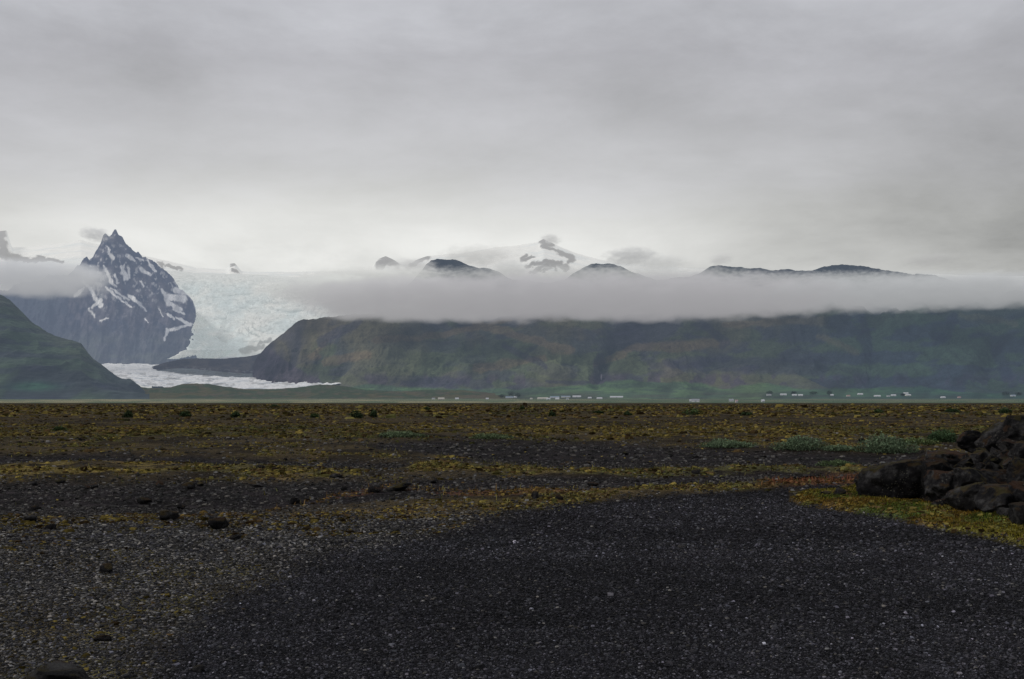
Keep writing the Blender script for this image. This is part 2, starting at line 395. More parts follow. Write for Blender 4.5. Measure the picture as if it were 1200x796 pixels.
# --- plateau tops rising out of the cloud behind
def rf_top(X, Y, t, px):
    return (ridged(X/300, Y/500, 5, 111)-.55)*90*np.sin(np.pi*np.clip(t, 0, 1)*.94)+(fbm(X/45, Y/45, 3, 113)-.5)*13
def cf_top(X, Y, Z, t, px, py):
    n = fbm(px/8, py/4, 4, 115)
    c = mix((.028, .033, .042), (.055, .055, .062), sm(.4, .6, n))
    return c
mountain('plateau_top', M_massif, (440, 1230), 7000, 8900,
    [(a, b-2.2) for a, b in [(440, 352), (470, 344), (485, 330), (495, 318), (500, 311), (505, 307), (513, 305), (530, 305.5), (540, 309), (550, 313), (560, 315), (572, 316), (582, 320), (600, 330), (640, 334), (662, 329), (672, 322), (684, 315), (693, 311), (704, 311), (716, 311.5), (728, 314), (740, 321), (770, 330), (810, 326), (822, 321), (832, 315), (842, 312), (850, 314), (870, 315), (880, 317.5), (892, 316), (905, 319), (925, 318), (935, 319.5), (952, 319), (962, 315.5), (975, 313.5), (990, 312.5), (1008, 314), (1025, 316.5), (1040, 320), (1060, 322), (1080, 323), (1096, 324), (1112, 330), (1140, 340), (1230, 350)]],
    200, lambda t, px: t, rf_top, cf_top, nx=1100, ny=100)

# --- low brown hills at the foot
def rf_hill(X, Y, t, px):
    return (fbm(X/120, Y/160, 4, 121)-.5)*10*np.sin(np.pi*np.clip(t, 0, 1))+(fbm(X/30, Y/30, 3, 122)-.5)*2
def cf_hill(X, Y, Z, t, px, py):
    c = mix((.105, .10, .055), (.06, .085, .05), sm(.4, .6, fbm(px/22, py/3, 5, 123)))
    c = mix(c, (.13, .105, .08), sm(.55, .65, fbm(px/9, py/2, 4, 125))*.5)
    g = sm(400, 430, px)*sm(460, 455, py)
    return mix(c, (.05, .12, .06), g*.6)
mountain('brown_hills', M_hills, (50, 620), 4300, 4900,
    [(50, 467), (70, 462), (95, 457.5), (120, 453), (150, 452), (175, 455), (200, 454), (212, 450.5), (226, 449.5), (245, 450), (262, 453), (285, 456), (320, 456), (345, 454.5), (375, 450.5), (400, 452), (430, 457), (470, 459), (500, 456.5), (540, 457), (580, 461), (620, 467)],
    -9.5, lambda t, px: sm(0, 1, t), rf_hill, cf_hill, nx=500, ny=60)

# ------------------------------------------------------------------ ground
def ppx(x, y): return 600+x/y*F
def ppy(x, y): return HY+H/y*F
def track_left(py):
    return np.interp(py, [560, 588, 592, 600, 615, 640, 670, 710, 760, 800, 900, 1100], [1000, 720, 640, 590, 520, 440, 380, 310, 255, 215, 120, -50])
def track_top(px):
    return np.interp(px, [300, 560, 650, 750, 850, 930, 960, 1000, 1012], [640, 600, 593, 586, 578, 573, 571, 570, 572])
def tongue_low(px):
    return np.interp(px, [925, 940, 985, 1040, 1100, 1160, 1200, 1320, 1500], [588, 594, 600, 610, 622, 634, 643, 668, 720])
def tongue_up(px):
    return np.interp(px, [925, 940, 960, 1000, 1020, 1500], [588, 582, 578, 575, 560, 540])
def band(px, py, pts, ht, x0=-1e4, x1=1e4, soft=1.0, fade=40):
    p = np.array(pts, float)
    d = np.abs(py-np.interp(px, p[:, 0], p[:, 1]))
    ht = np.interp(px, p[:, 0], ht) if isinstance(ht, (list, tuple)) else ht
    ht = ht*1.12
    return (1-sm(ht*(1-.4*soft), ht*(1+.4*soft), d))*sm(x0-fade/2, x0+fade/2, px)*sm(x1+fade/2, x1-fade/2, px)
def masks(x, y):
    y = np.maximum(y, 2.0)
    px0 = ppx(x, y); py0 = ppy(x, y)
    k = np.clip((py0-470)/110, .02, 1.6)
    n = fbm(x/2.6, y/2.6, 5, 201)-.5; nb = fbm(x/9, y/9, 4, 203)-.5
    py = py0+(n*22+nb*26)*k*.55; px = px0+nb*80*k
    tr = sm(-75, 60, px-track_left(py0)+n*60+nb*90)*sm(-3, 3, py-track_top(px0))
    tng = sm(-2.2, 2.2, tongue_low(px0)+n*8-py0)*sm(-2, 2, py0+n*8-tongue_up(px0))*sm(922, 945, px0)
    right_cut = np.where(px0 > 925, sm(-2.2, 2.2, py0-(tongue_low(px0)+n*8)), 1)
    tr = np.where((px0 > 925) & (py0 > 574), tr*right_cut, tr)*(1-tng)
    dk = band(px, py, [(440, 520), (560, 524), (640, 528), (800, 534), (1000, 536), (1300, 540)], [6, 11, 15, 11, 7, 6], 440)
    dk = np.maximum(dk, band(px, py, [(-200, 537), (150, 536), (330, 541), (480, 542)], [6, 6, 5, 3], x1=460))
    dk = np.maximum(dk, band(px, py, [(300, 580), (430, 573), (600, 566), (750, 561), (900, 557), (1010, 560)], [14, 13, 10, 8, 5, 3]))
    dk = np.maximum(dk, band(px, py, [(-200, 587), (150, 584), (300, 582), (420, 578)], [15, 14, 14, 10], x1=430))
    ms = .75*band(px, py, [(-200, 552), (100, 550), (230, 547), (330, 556), (380, 560)], [7, 6, 6, 7, 4], x1=380)
    ms = np.maximum(ms, band(px, py, [(290, 537), (400, 540), (470, 544), (560, 548), (650, 554), (800, 547), (900, 547), (1100, 551)], [2, 2, 3.5, 5, 3.5, 5, 5, 5], 280))
    ms = np.maximum(ms, .65*band(px, py, [(540, 604), (620, 597), (700, 583), (800, 573), (950, 565), (1010, 562)], [4, 5, 5, 5, 5, 3], 430))
    ms = np.maximum(ms, .5*band(px, py, [(-200, 608), (100, 604), (250, 606), (330, 604), (450, 603)], [8, 8, 8, 7, 5], x1=540))
    red = band(px, py, [(850, 570), (960, 563), (1015, 561)], [3, 7, 5], 880, 1010)
    red = np.maximum(red, .5*band(px, py, [(280, 604), (440, 567), (560, 580), (700, 578)], [3, 4, 3, 3], 200, 720))
    up = sm(519, 512, py)
    mid = sm(512, 518, py)*(1-tr)*(1-tng)
    ystripe = (.42+.5*np.exp(-((py-507)/8)**2)-.42*np.exp(-((py-494)/5)**2)+.10*np.exp(-((py-483)/4)**2)-.25*sm(479, 475, py0))
    ms = np.maximum(ms, up*np.clip(ystripe, .1, 1)*.75)
    ms = np.maximum(ms, mid*(.02+.40*fbm(x/5, y/11, 3, 271)))
    ms = ms*(1-tr)*(1-dk*.97)
    stony = sm(596, 612, py)*(1-tr)*(1-tng)
    return dict(px=px0, py=py0, tr=tr, tng=tng, dk=dk, ms=np.clip(ms, 0, 1), red=red, stony=stony, up=up, n=n, nb=nb, mid=mid)
def gheight(x, y):
    yy = np.maximum(y, 2.0)
    m = masks(x, y)
    near = sm(250, 120, y)
    z = (fbm(x/7, y/7, 3, 211)-.5)*.16*sm(5, 20, yy)*(.35+.65*(1-m['tr']))
    z += (fbm(x/1.3, y/1.3, 4, 213)-.5)*.06*(1-.75*m['tr'])
    z += .10*m['ms']*(fbm(x/.6, y/.6, 3, 215)) + .10*m['tng']*(.3+fbm(x/.8, y/.8, 3, 217))
    z -= .12*m['dk']*sm(14, 30, yy)
    z *= near
    z += -10.0*sm(240, 900, y)
    # rolling lift of the near plain's brink so its rim reads as an edge
    return z
def gcolor(x, y):
    m = masks(x, y); px, py = m['px'], m['py']
    yy = np.maximum(y, 2.0)
    f1 = fbm(x/.45, y/.45, 4, 221); f2 = fbm(x/1.6, y/2.4, 5, 223); f3 = fbm(x/6, y/14, 4, 225); f4 = fbm(x/.9, y/1.4, 4, 227)
    dark = mix((.012, .011, .012), (.026, .022, .024), sm(.3, .7, f1))
    brown = mix((.024, .018, .011), (.064, .049, .027), sm(.3, .7, f2))
    stone = mix((.018, .017, .014), (.046, .042, .034), sm(.3, .7, f1))
    c = brown
    c = mix(c, stone, m['stony'])
    c = mix(c, dark, m['dk'])
    track = mix((.010, .010, .012), (.018, .018, .022), sm(.3, .7, f1))
    c = mix(c, track, m['tr'])
    # moss tint
    mm = sm(.60-.42*m['ms'], .70-.42*m['ms'], f4)*np.clip(m['ms']*2.5, 0, 1)
    mcol = mix((.15, .115, .040), (.078, .074, .032), sm(.4, .7, f3))
    mcol = mix(mcol, (.13, .085, .04), sm(.5, .7, f2)*.6)
    mcol = mix(mcol, mcol*.75, m['up'])
    c = mix(c, mcol, mm*.9)
    c = mix(c, (.16, .065, .04), m['red']*sm(.40, .55, f4)*.8)
    # tufts on the stony ground
    tf = sm(.57, .68, fbm(x/.7, y/.9, 4, 229))*m['stony']
    c = mix(c, (.12, .105, .035), tf*.7)
    # grass tongue
    gt = mix((.19, .17, .04), (.085, .12, .035), sm(.42, .6, f2)); gt = mix(gt, (.22, .12, .04), sm(.55, .68, fbm(x/1.1, y/.8, 4, 231))*.7)
    c = mix(c, gt, m['tng'])
    # under the lava heap: dark soil
    # far plain: fields
    far = sm(232, 300, y)
    pyf = np.maximum(py, 464.2)
    pf = HY+(H+10)/yy*F
    fld = mix((.27, .25, .14), (.17, .18, .10), sm(.42, .58, fbm(px/60, yy/900, 4, 233)))
    fld = mix(fld, (.085, .130, .075), sm(.5, .60, fbm(px/45+5, yy/500, 3, 235))*.8)
    fld = mix(fld, (.050, .100, .055), sm(560, 760, px)*.65)
    fld = mix(fld, (.17, .15, .12), sm(.56, .64, fbm(px/70, yy/160, 3, 237))*sm(2600, 3500, yy)*sm(980, 1060, px)*.8)
    fld = mix(fld, (.035, .055, .03), sm(1750, 1500, yy))
    c = mix(c, fld, far)
    return c
pyr = np.concatenate([np.arange(474.0, 560, .42), np.arange(560, 700, .9), np.arange(700, 900, 2.0)])
Yn = (H*F/(pyr-HY))[::-1]
Yfar = np.geomspace(Yn[-1]*1.04, 60000, 170)
Yr = np.concatenate([[-120, -40, -8, 1.0, 3.5], Yn, Yfar])
ts = np.concatenate([[-8, -4, -2.2, -1.3, -.9, -.7], np.linspace(-.56, .56, 1000), [.7, .9, 1.3, 2.2, 4, 8]])
W = np.where(Yr >= 3.5, Yr, 3.5+(3.5-Yr)*.9)
X = ts[None, :]*W[:, None]; Y = Yr[:, None]+0*X
Z = gheight(X, Y); c = gcolor(X, Y)

def ground_material():
    m, nt, nd, ln = newmat('gravel_plain')
    at = N(nd, 'ShaderNodeVertexColor', layer_name='Col')
    geo = N(nd, 'ShaderNodeNewGeometry')
    vo = N(nd, 'ShaderNodeTexVoronoi'); vo.inputs['Scale'].default_value = 48; ln.new(geo.outputs['Position'], vo.inputs['Vector'])
    vo2 = N(nd, 'ShaderNodeTexVoronoi'); vo2.inputs['Scale'].default_value = 7.5; ln.new(geo.outputs['Position'], vo2.inputs['Vector'])
    s1 = N(nd, 'ShaderNodeSeparateColor'); ln.new(vo.outputs['Color'], s1.inputs[0])
    s2 = N(nd, 'ShaderNodeSeparateColor'); ln.new(vo2.outputs['Color'], s2.inputs[0])
    a = ramp(nd, ln, s1.outputs[0], [(0, (.5,)*3), (.8, (1.1,)*3), (1, (2.2,)*3)])
    b = ramp(nd, ln, s2.outputs[0], [(0, (.62,)*3), (.8, (1.1,)*3), (1, (1.6,)*3)])
    c = mulcol(nd, ln, at.outputs[0], a); c = mulcol(nd, ln, c, b)
    bs = N(nd, 'ShaderNodeBsdfPrincipled'); bs.inputs['Roughness'].default_value = 1; bs.inputs['Specular IOR Level'].default_value = .04
    ln.new(c, bs.inputs['Base Color'])
    bp = N(nd, 'ShaderNodeBump'); bp.inputs['Distance'].default_value = .02; bp.inputs['Strength'].default_value = .8
    bp.invert = True
    ln.new(vo.outputs['Distance'], bp.inputs['Height']); ln.new(bp.outputs[0], bs.inputs['Normal'])
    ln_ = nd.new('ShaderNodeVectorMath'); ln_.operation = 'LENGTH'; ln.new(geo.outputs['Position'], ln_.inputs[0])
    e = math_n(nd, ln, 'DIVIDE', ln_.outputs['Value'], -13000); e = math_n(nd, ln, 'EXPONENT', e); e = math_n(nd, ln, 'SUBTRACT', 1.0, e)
    em = N(nd, 'ShaderNodeEmission'); em.inputs[0].default_value = (.20, .235, .25, 1)  # far haze painted into the ground as emission
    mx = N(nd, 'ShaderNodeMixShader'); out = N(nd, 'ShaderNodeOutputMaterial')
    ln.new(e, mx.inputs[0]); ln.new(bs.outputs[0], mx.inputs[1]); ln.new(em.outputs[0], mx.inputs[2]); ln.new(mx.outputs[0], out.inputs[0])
    return m
M_ground = ground_material()
GROUND = tag(grid_obj('ground', X, Y, Z, M_ground, c), kind='structure')
TERR.append(GROUND)

# ------------------------------------------------------------------ scattered small stuff (one object per kind)
def vcol_mat(name, rough=.8, spec=.3, bscale=60, bump=.004, trans=0):
    m, nt, nd, ln = newmat(name)
    at = N(nd, 'ShaderNodeVertexColor', layer_name='Col')
    tc = N(nd, 'ShaderNodeNewGeometry')
    nz = N(nd, 'ShaderNodeTexNoise'); nz.inputs['Scale'].default_value = bscale; nz.inputs['Detail'].default_value = 4
    ln.new(tc.outputs['Position'], nz.inputs['Vector'])
    v = ramp(nd, ln, nz.outputs[0], [(.3, (.7,)*3), (.7, (1.3,)*3)])
    c = mulcol(nd, ln, at.outputs[0], v)
    bs = N(nd, 'ShaderNodeBsdfPrincipled'); bs.inputs['Roughness'].default_value = rough; bs.inputs['Specular IOR Level'].default_value = spec
    ln.new(c, bs.inputs['Base Color'])
    b = N(nd, 'ShaderNodeBump'); b.inputs['Distance'].default_value = bump; ln.new(nz.outputs[0], b.inputs['Height']); ln.new(b.outputs[0], bs.inputs['Normal'])
    out = N(nd, 'ShaderNodeOutputMaterial'); ln.new(bs.outputs[0], out.inputs[0])
    return m
M_stone = vcol_mat('pebble_stone', .8, .12)
M_moss = vcol_mat('moss_cushion', 1, .02, 40, .01)
M_blade = vcol_mat('grass_blade', .9, .05, 30, .0)

def ico_base(sub):
    bm = bmesh.new(); bmesh.ops.create_icosphere(bm, subdivisions=sub, radius=1)
    v = np.array([p.co[:] for p in bm.verts]); f = np.array([[q.index for q in g.verts] for g in bm.faces]); bm.free()
    return v, f
ICO_V, ICO_F = ico_base(1)
CUBE_V = np.array([(-1, -1, -1), (1, -1, -1), (1, 1, -1), (-1, 1, -1), (-.7, -.7, .8), (.7, -.7, .8), (.7, .7, .8), (-.7, .7, .8)], float)*.75
CUBE_F = np.array([(0, 1, 5, 4), (1, 2, 6, 5), (2, 3, 7, 6), (3, 0, 4, 7), (4, 5, 6, 7)])
def scatter(name, pts, size, flat, cols, mat, base, jitter=.3, tilt=.35, sink=.3, smooth=False, kind='stuff'):
    bv, bf = base
    n = len(pts); k = len(bv)
    v = np.repeat(bv[None], n, 0)*(1+(RNG.random((n, k, 1))-.5)*2*jitter)
    v[..., 0] *= (.75+.6*RNG.random((n, 1))); v[..., 2] *= flat[:, None]
    a = RNG.random(n)*2*np.pi; ca, sa = np.cos(a)[:, None], np.sin(a)[:, None]
    b = (RNG.random(n)-.5)*2*tilt; cb, sb = np.cos(b)[:, None], np.sin(b)[:, None]
    x, y, z = v[..., 0], v[..., 1], v[..., 2]
    y, z = y*cb-z*sb, y*sb+z*cb
    x, y = x*ca-y*sa, x*sa+y*ca
    v = np.stack([x, y, z], -1)*(size/2)[:, None, None]
    v += pts[:, None, :]; v[..., 2] += (size*flat*(.5-sink))[:, None]
    f = (bf[None]+(np.arange(n)*k)[:, None, None]).reshape(-1, bf.shape[1])
    c = np.repeat(cols[:, None], k, 1).reshape(-1, 3)
    o = mesh_np(name, v.reshape(-1, 3), f, mat, c, smooth=smooth)
    return tag(o, kind=kind)
def sample(Y0, Y1, dens, margin=1.16):
    half = 600/F*margin
    area = half*(Y1**2-Y0**2)
    n = int(area*dens)
    y = np.sqrt(RNG.random(n)*(Y1**2-Y0**2)+Y0**2); x = (RNG.random(n)*2-1)*half*y
    return x, y
def lumi(n, mean, sd, hi=.03, hv=3.0):
    l = mean*np.exp(RNG.normal(0, sd, n)); s = RNG.random(n) < hi
    l[s] *= hv
    return np.clip(l, .008, .5)
# fine dark gravel of the track
GV = []
for (a, b, d, s, base) in [(5.8, 8, 3600, .0135, 'c'), (8, 12, 2300, .0165, 'c'), (12, 18, 900, .023, 'c'), (18, 27, 260, .034, 'c')]:
    x, y = sample(a, b, d); m = masks(x, y); keep = RNG.random(len(x)) < np.maximum(m['tr'], m['stony']*.55)
    x, y = x[keep], y[keep]; n = len(x)
    sz = s*np.exp(RNG.normal(0, .38, n)); l = lumi(n, .019, .80, .015, 1.9)*(.75+.5*sm(.3, .7, fbm(x/2.5, y/1.5, 3, 263)))
    tint = np.stack([l*(.97+.1*RNG.random(n)), l*(.98+.05*RNG.random(n)), l*(1.12+.14*RNG.random(n))], -1)
    z = gheight(x, y)
    GV.append((np.stack([x, y, z], -1), sz, .35+.35*RNG.random(n), tint, base))
for bt, base in (('c', (CUBE_V, CUBE_F)),):
    g = GV
    cat = [np.concatenate([q[i] for q in g]) for i in range(4)]
    scatter('gravel', cat[0], cat[1], cat[2], cat[3], M_stone, base, .28, .5, .25)
# coarser grey stones of the left and middle ground
GV = []
for (a, b, d, s, base) in [(5.8, 8, 2600, .0145, 'i'), (8, 12, 1500, .019, 'i'), (12, 17, 700, .026, 'c'), (17, 30, 110, .044, 'c'), (30, 60, 12, .08, 'c')]:
    x, y = sample(a, b, d); m = masks(x, y)
    pr = m['stony']*(.55+.45*sm(-120, 60, 0-(m['px']-track_left(m['py'])))*0+.45)*sm(.25, .5, fbm(x/1.1, y/1.6, 4, 261)+.12)+.45*m['dk']+.4*m['mid']*(1-m['ms'])+.2*m['up']+.05*m['tr']
    pr = pr*(1-.9*m['tng'])
    keep = RNG.random(len(x)) < pr; x, y = x[keep], y[keep]; n = len(x)
    mm = masks(x, y); dkk = np.clip(mm['dk']+(1-mm['stony'])*.5, 0, 1)
    sz = s*np.minimum(np.exp(RNG.normal(0, .5, n)), 2.1); l = np.minimum(lumi(n, .052, .9, .05, 1.7), .24)*(1-.45*dkk)
    w = RNG.random(n)
    tint = np.stack([l*(1+.12*w), l*(1+.02*w), l*(1.02-.12*w)], -1)
    GV.append((np.stack([x, y, gheight(x, y)], -1), sz, .28+.35*RNG.random(n), tint, base))
for bt, base, nm in (('i', (ICO_V, ICO_F), 'pebbles'), ('c', (CUBE_V, CUBE_F), 'pebbles')):
    g = [q for q in GV if q[4] == bt]
    cat = [np.concatenate([q[i] for q in g]) for i in range(4)]
    scatter(nm, cat[0], cat[1], cat[2], cat[3], M_stone, base, .3, .4, .3, smooth=(bt == 'i'))
# moss and heath cushions
GV = []
for (a, b, d, s) in [(5.8, 12, 90, .030), (12, 22, 330, .042), (22, 40, 110, .066), (40, 80, 22, .11), (80, 215, 3.2, .24)]:
    x, y = sample(a, b, d); m = masks(x, y)
    cl = sm(.50, .62, fbm(x/.9, y/1.4, 4, 227)+.26*(m['ms']-.3))
    tf = sm(.55, .66, fbm(x/.7, y/.9, 4, 229))*m['stony']
    pr = np.clip(m['ms']*2, 0, 1)*cl+tf*.5+m['tng']*.75+.06*m['up']+m['red']*.5
    keep = RNG.random(len(x)) < pr; x, y = x[keep], y[keep]; n = len(x)
    mm = masks(x, y)
    sz = s*np.exp(RNG.normal(0, .4, n)); f3 = fbm(x/6, y/14, 4, 225); w = RNG.random(n)
    c = mix((.27, .215, .07), (.14, .145, .06), sm(.38, .70, f3+(w-.5)*.5))
    c = mix(c, (.12, .078, .045), (w > .60)*.9)
    c = mix(c, (.17, .075, .045), mm['red']*(w < .7)*.9)
    c = c*np.array([1.12, 1.08, .90])*(.12+.95*RNG.random(n)**1.8)[:, None]*np.where(mm['up'] > .5, .85, 1)[:, None]*np.where(mm['stony'] > .5, .6, 1)[:, None]
    GV.append((np.stack([x, y, gheight(x, y)], -1), sz, .25+.3*RNG.random(n), c))
cat = [np.concatenate([q[i] for q in GV]) for i in range(4)]
scatter('moss', cat[0], cat[1], cat[2], cat[3], M_moss, (CUBE_V, CUBE_F), .35, .2, .2)

def blades(name, x, y, h, w, c, lean=.5, kind='stuff', zf=None):
    n = len(x); z = gheight(x, y) if zf is None else zf
    a = RNG.random(n)*2*np.pi; la = RNG.random(n)*2*np.pi; ll = RNG.random(n)*lean
    dx, dy = np.cos(a)*w/2, np.sin(a)*w/2
    mx, my = np.cos(la)*h*ll*.35, np.sin(la)*h*ll*.35
    tx, ty = np.cos(la)*h*ll, np.sin(la)*h*ll
    v = np.stack([np.stack([x-dx, y-dy, z-.01], -1), np.stack([x+dx, y+dy, z-.01], -1),
                  np.stack([x+mx+dx*.7, y+my+dy*.7, z+h*.55], -1), np.stack([x+mx-dx*.7, y+my-dy*.7, z+h*.55], -1),
                  np.stack([x+tx, y+ty, z+h*(1-.3*ll)], -1), np.stack([x+tx+dx*.1, y+ty+dy*.1, z+h*(1-.3*ll)], -1)], 1)
    f = np.array([(0, 1, 2, 3), (3, 2, 5, 4)])
    F_ = (f[None]+(np.arange(n)*6)[:, None, None]).reshape(-1, 4)
    return tag(mesh_np(name, v.reshape(-1, 3), F_, M_blade, np.repeat(c[:, None], 6, 1).reshape(-1, 3)), kind=kind)
# grass on the tongue in front of the lava heap, and thin tufts in the plain
n = 230000; y = 10+RNG.random(n)*12; x = 3.0+RNG.random(n)*8.5; m = masks(x, y)
keep = RNG.random(n) < m['tng']*sm(.30, .5, fbm(x/.35, y/.35, 3, 241)+.12); x, y = x[keep], y[keep]; n = len(x)
f2 = fbm(x/1.6, y/2.4, 5, 223); o_ = fbm(x/1.1, y/.8, 4, 231); w = RNG.random(n)
c = mix((.23, .20, .045), (.09, .14, .04), sm(.42, .6, f2+(w-.5)*.3)); c = mix(c, (.25, .13, .045), sm(.52, .66, o_+(w-.5)*.2)*.7)
c = c*np.array([.85, .82, .5])*(.25+1.0*RNG.random(n)**1.4)[:, None]
blades('grass', x, y, (.012+.034*RNG.random(n)**2.5)*(.5+1.0*fbm(x/.5, y/.5, 3, 243)), .010+.006*RNG.random(n), c, .9)
n = 150000; y = np.sqrt(RNG.random(n)*(60**2-17**2)+17**2); x = (RNG.random(n)*2-1)*.54*y; m = masks(x, y)
keep = RNG.random(n) < np.clip(m['ms'], 0, 1)*.5*sm(.5, .6, fbm(x/.9, y/1.4, 4, 227)+.1)+m['red']*.6; x, y = x[keep], y[keep]; n = len(x); m = masks(x, y); w = RNG.random(n)
c = mix((.21, .175, .05), (.12, .13, .055), w); c = mix(c, (.22, .085, .05), m['red']*(RNG.random(n) < .8)); c *= (.5+.6*RNG.random(n))[:, None]
blades('heath_grass', x, y, .04+.09*RNG.random(n)**2, .014+.014*RNG.random(n), c, .8)

# ------------------------------------------------------------------ placing by casting a ray on the ground
def bvh_of(o):
    me = o.data
    vs = np.empty(len(me.vertices)*3, np.float32); me.vertices.foreach_get('co', vs); vs = vs.reshape(-1, 3)
    fs = np.empty(len(me.loops), np.int32); me.loops.foreach_get('vertex_index', fs)
    return BVHTree.FromPolygons(vs.tolist(), fs.reshape(-1, 4).tolist())
BV = [bvh_of(o) for o in TERR if o.name in ('ground', 'green_massif', 'brown_hills')]
def hit(px, py):
    d = Vector(((px-600)/F, 1, -(py-HY)/F)).normalized(); best = None
    for b in BV:
        r = b.ray_cast(Vector((0, 0, H)), d)
        if r[0] is not None and (best is None or r[3] < best[1]): best = (r[0], r[3])
    return best[0] if best else Vector(P(px, py, 4000))

# ------------------------------------------------------------------ boulders
def rock_material():
    m, nt, nd, ln = newmat('lava_rock')
    tc = N(nd, 'ShaderNodeTexCoord'); geo = N(nd, 'ShaderNodeNewGeometry'); oi = N(nd, 'ShaderNodeObjectInfo')
    nz = N(nd, 'ShaderNodeTexNoise'); nz.inputs['Scale'].default_value = 3.2; nz.inputs['Detail'].default_value = 8; nz.inputs['Roughness'].default_value = .7
    ln.new(geo.outputs['Position'], nz.inputs['Vector'])
    base = ramp(nd, ln, nz.outputs[0], [(.38, (.005, .005, .006)), (.50, (.017, .016, .017)), (.62, (.070, .068, .068))])
    # pale lichen spots
    vo = N(nd, 'ShaderNodeTexVoronoi'); vo.inputs['Scale'].default_value = 26; ln.new(geo.outputs['Position'], vo.inputs['Vector'])
    spot = ramp(nd, ln, vo.outputs['Distance'], [(.16, (1, 1, 1)), (.26, (0, 0, 0))])
    n3 = N(nd, 'ShaderNodeTexNoise'); n3.inputs['Scale'].default_value = 2.4; ln.new(geo.outputs['Position'], n3.inputs['Vector'])
    area = ramp(nd, ln, n3.outputs[0], [(.55, (0, 0, 0)), (.62, (1, 1, 1))])
    k = mulcol(nd, ln, spot, area)
    mx = nd.new('ShaderNodeMix'); mx.data_type = 'RGBA'; ln.new(k, mx.inputs[0]); ln.new(base, mx.inputs[6]); mx.inputs[7].default_value = (.13, .125, .10, 1)
    # moss on upward faces
    sp = N(nd, 'ShaderNodeSeparateXYZ'); ln.new(geo.outputs['Normal'], sp.inputs[0])
    n4 = N(nd, 'ShaderNodeTexNoise'); n4.inputs['Scale'].default_value = 4.5; n4.inputs['Detail'].default_value = 6; ln.new(geo.outputs['Position'], n4.inputs['Vector'])
    s = math_n(nd, ln, 'ADD', math_n(nd, ln, 'MULTIPLY', sp.outputs[2], .28), n4.outputs[0])
    mk = ramp(nd, ln, s, [(.66, (0, 0, 0)), (.76, (1, 1, 1))])
    mc = ramp(nd, ln, n3.outputs[0], [(.4, (.040, .034, .014)), (.6, (.040, .022, .014))])
    m2 = nd.new('ShaderNodeMix'); m2.data_type = 'RGBA'; ln.new(mk, m2.inputs[0]); ln.new(mx.outputs[2], m2.inputs[6]); ln.new(mc, m2.inputs[7])
    hv = N(nd, 'ShaderNodeHueSaturation'); ln.new(m2.outputs[2], hv.inputs['Color'])
    ln.new(math_n(nd, ln, 'ADD', math_n(nd, ln, 'MULTIPLY', oi.outputs['Random'], .6), .7), hv.inputs['Value'])
    bs = N(nd, 'ShaderNodeBsdfPrincipled'); bs.inputs['Roughness'].default_value = .9; bs.inputs['Specular IOR Level'].default_value = .12
    ln.new(hv.outputs[0], bs.inputs['Base Color'])
    n5 = N(nd, 'ShaderNodeTexNoise'); n5.inputs['Scale'].default_value = 9; n5.inputs['Detail'].default_value = 8; n5.inputs['Roughness'].default_value = .75
    ln.new(geo.outputs['Position'], n5.inputs['Vector'])
    b = N(nd, 'ShaderNodeBump'); b.inputs['Distance'].default_value = .09; b.inputs['Strength'].default_value = 1; ln.new(n5.outputs[0], b.inputs['Height']); ln.new(b.outputs[0], bs.inputs['Normal'])
    out = N(nd, 'ShaderNodeOutputMaterial'); ln.new(bs.outputs[0], out.inputs[0])
    return m
M_rock = rock_material()
def rock_mesh(seed, sub=4, blocky=.5, rough=.16):
    rd = random.Random(seed)
    bm = bmesh.new(); bmesh.ops.create_icosphere(bm, subdivisions=sub, radius=1)
    planes = []
    for i in range(17):
        v = Vector((rd.gauss(0, 1), rd.gauss(0, 1), rd.gauss(0, 1))).normalized(); planes.append((v, rd.uniform(.52, .84)))
    planes.append((Vector((rd.uniform(-.2, .2), rd.uniform(-.2, .2), 1)).normalized(), rd.uniform(.5, .8)))
    off = Vector((seed*3.1, seed*1.7, seed*.9))
    for v in bm.verts:
        p = v.co.copy()
        for (nn, d) in planes:
            q = p.dot(nn)-d
            if q > 0: p -= nn*q
        r = 1+rough*(mnoise.noise(p*1.3+off))+rough*.9*(mnoise.noise(p*3.1+off))+rough*.55*mnoise.noise(p*7+off)+rough*.3*mnoise.noise(p*15+off)
        rg = 1-abs(mnoise.noise(p*2.2+off*2))*2
        v.co = p*r*(1+.05*rg)
    me = bpy.data.meshes.new('boulder'); bm.to_mesh(me); bm.free()
    me.polygons.foreach_set('use_smooth', np.ones(len(me.polygons), bool))
    me.materials.append(M_rock)
    return me
RM = [rock_mesh(i+1, 5, rough=.13) for i in range(9)]
RMs = [rock_mesh(i+31, 3, rough=.2) for i in range(5)]
def boulder(px, pyb, wpx, hpx, Y, label, group=None, mesh=None, depth=.9, rz=None, name='boulder', zoff=None, tilt=.25):
    """px centre, pyb bottom row, size in photo pixels at distance Y"""
    s = Y/F; w, h = wpx*s, hpx*s
    me = mesh or RM[random.randrange(len(RM))]
    o = bpy.data.objects.new(name, me); COL.objects.link(o)
    x = (px-600)*s; z = H-(pyb-HY)*s+h*.5
    o.location = (x, Y, z)
    o.scale = (w*.62, w*.62*depth, h*.62)
    o.rotation_euler = (random.uniform(-tilt, tilt), random.uniform(-tilt, tilt), random.uniform(0, 6.28) if rz is None else rz)
    return tag(o, label, 'rock', group)

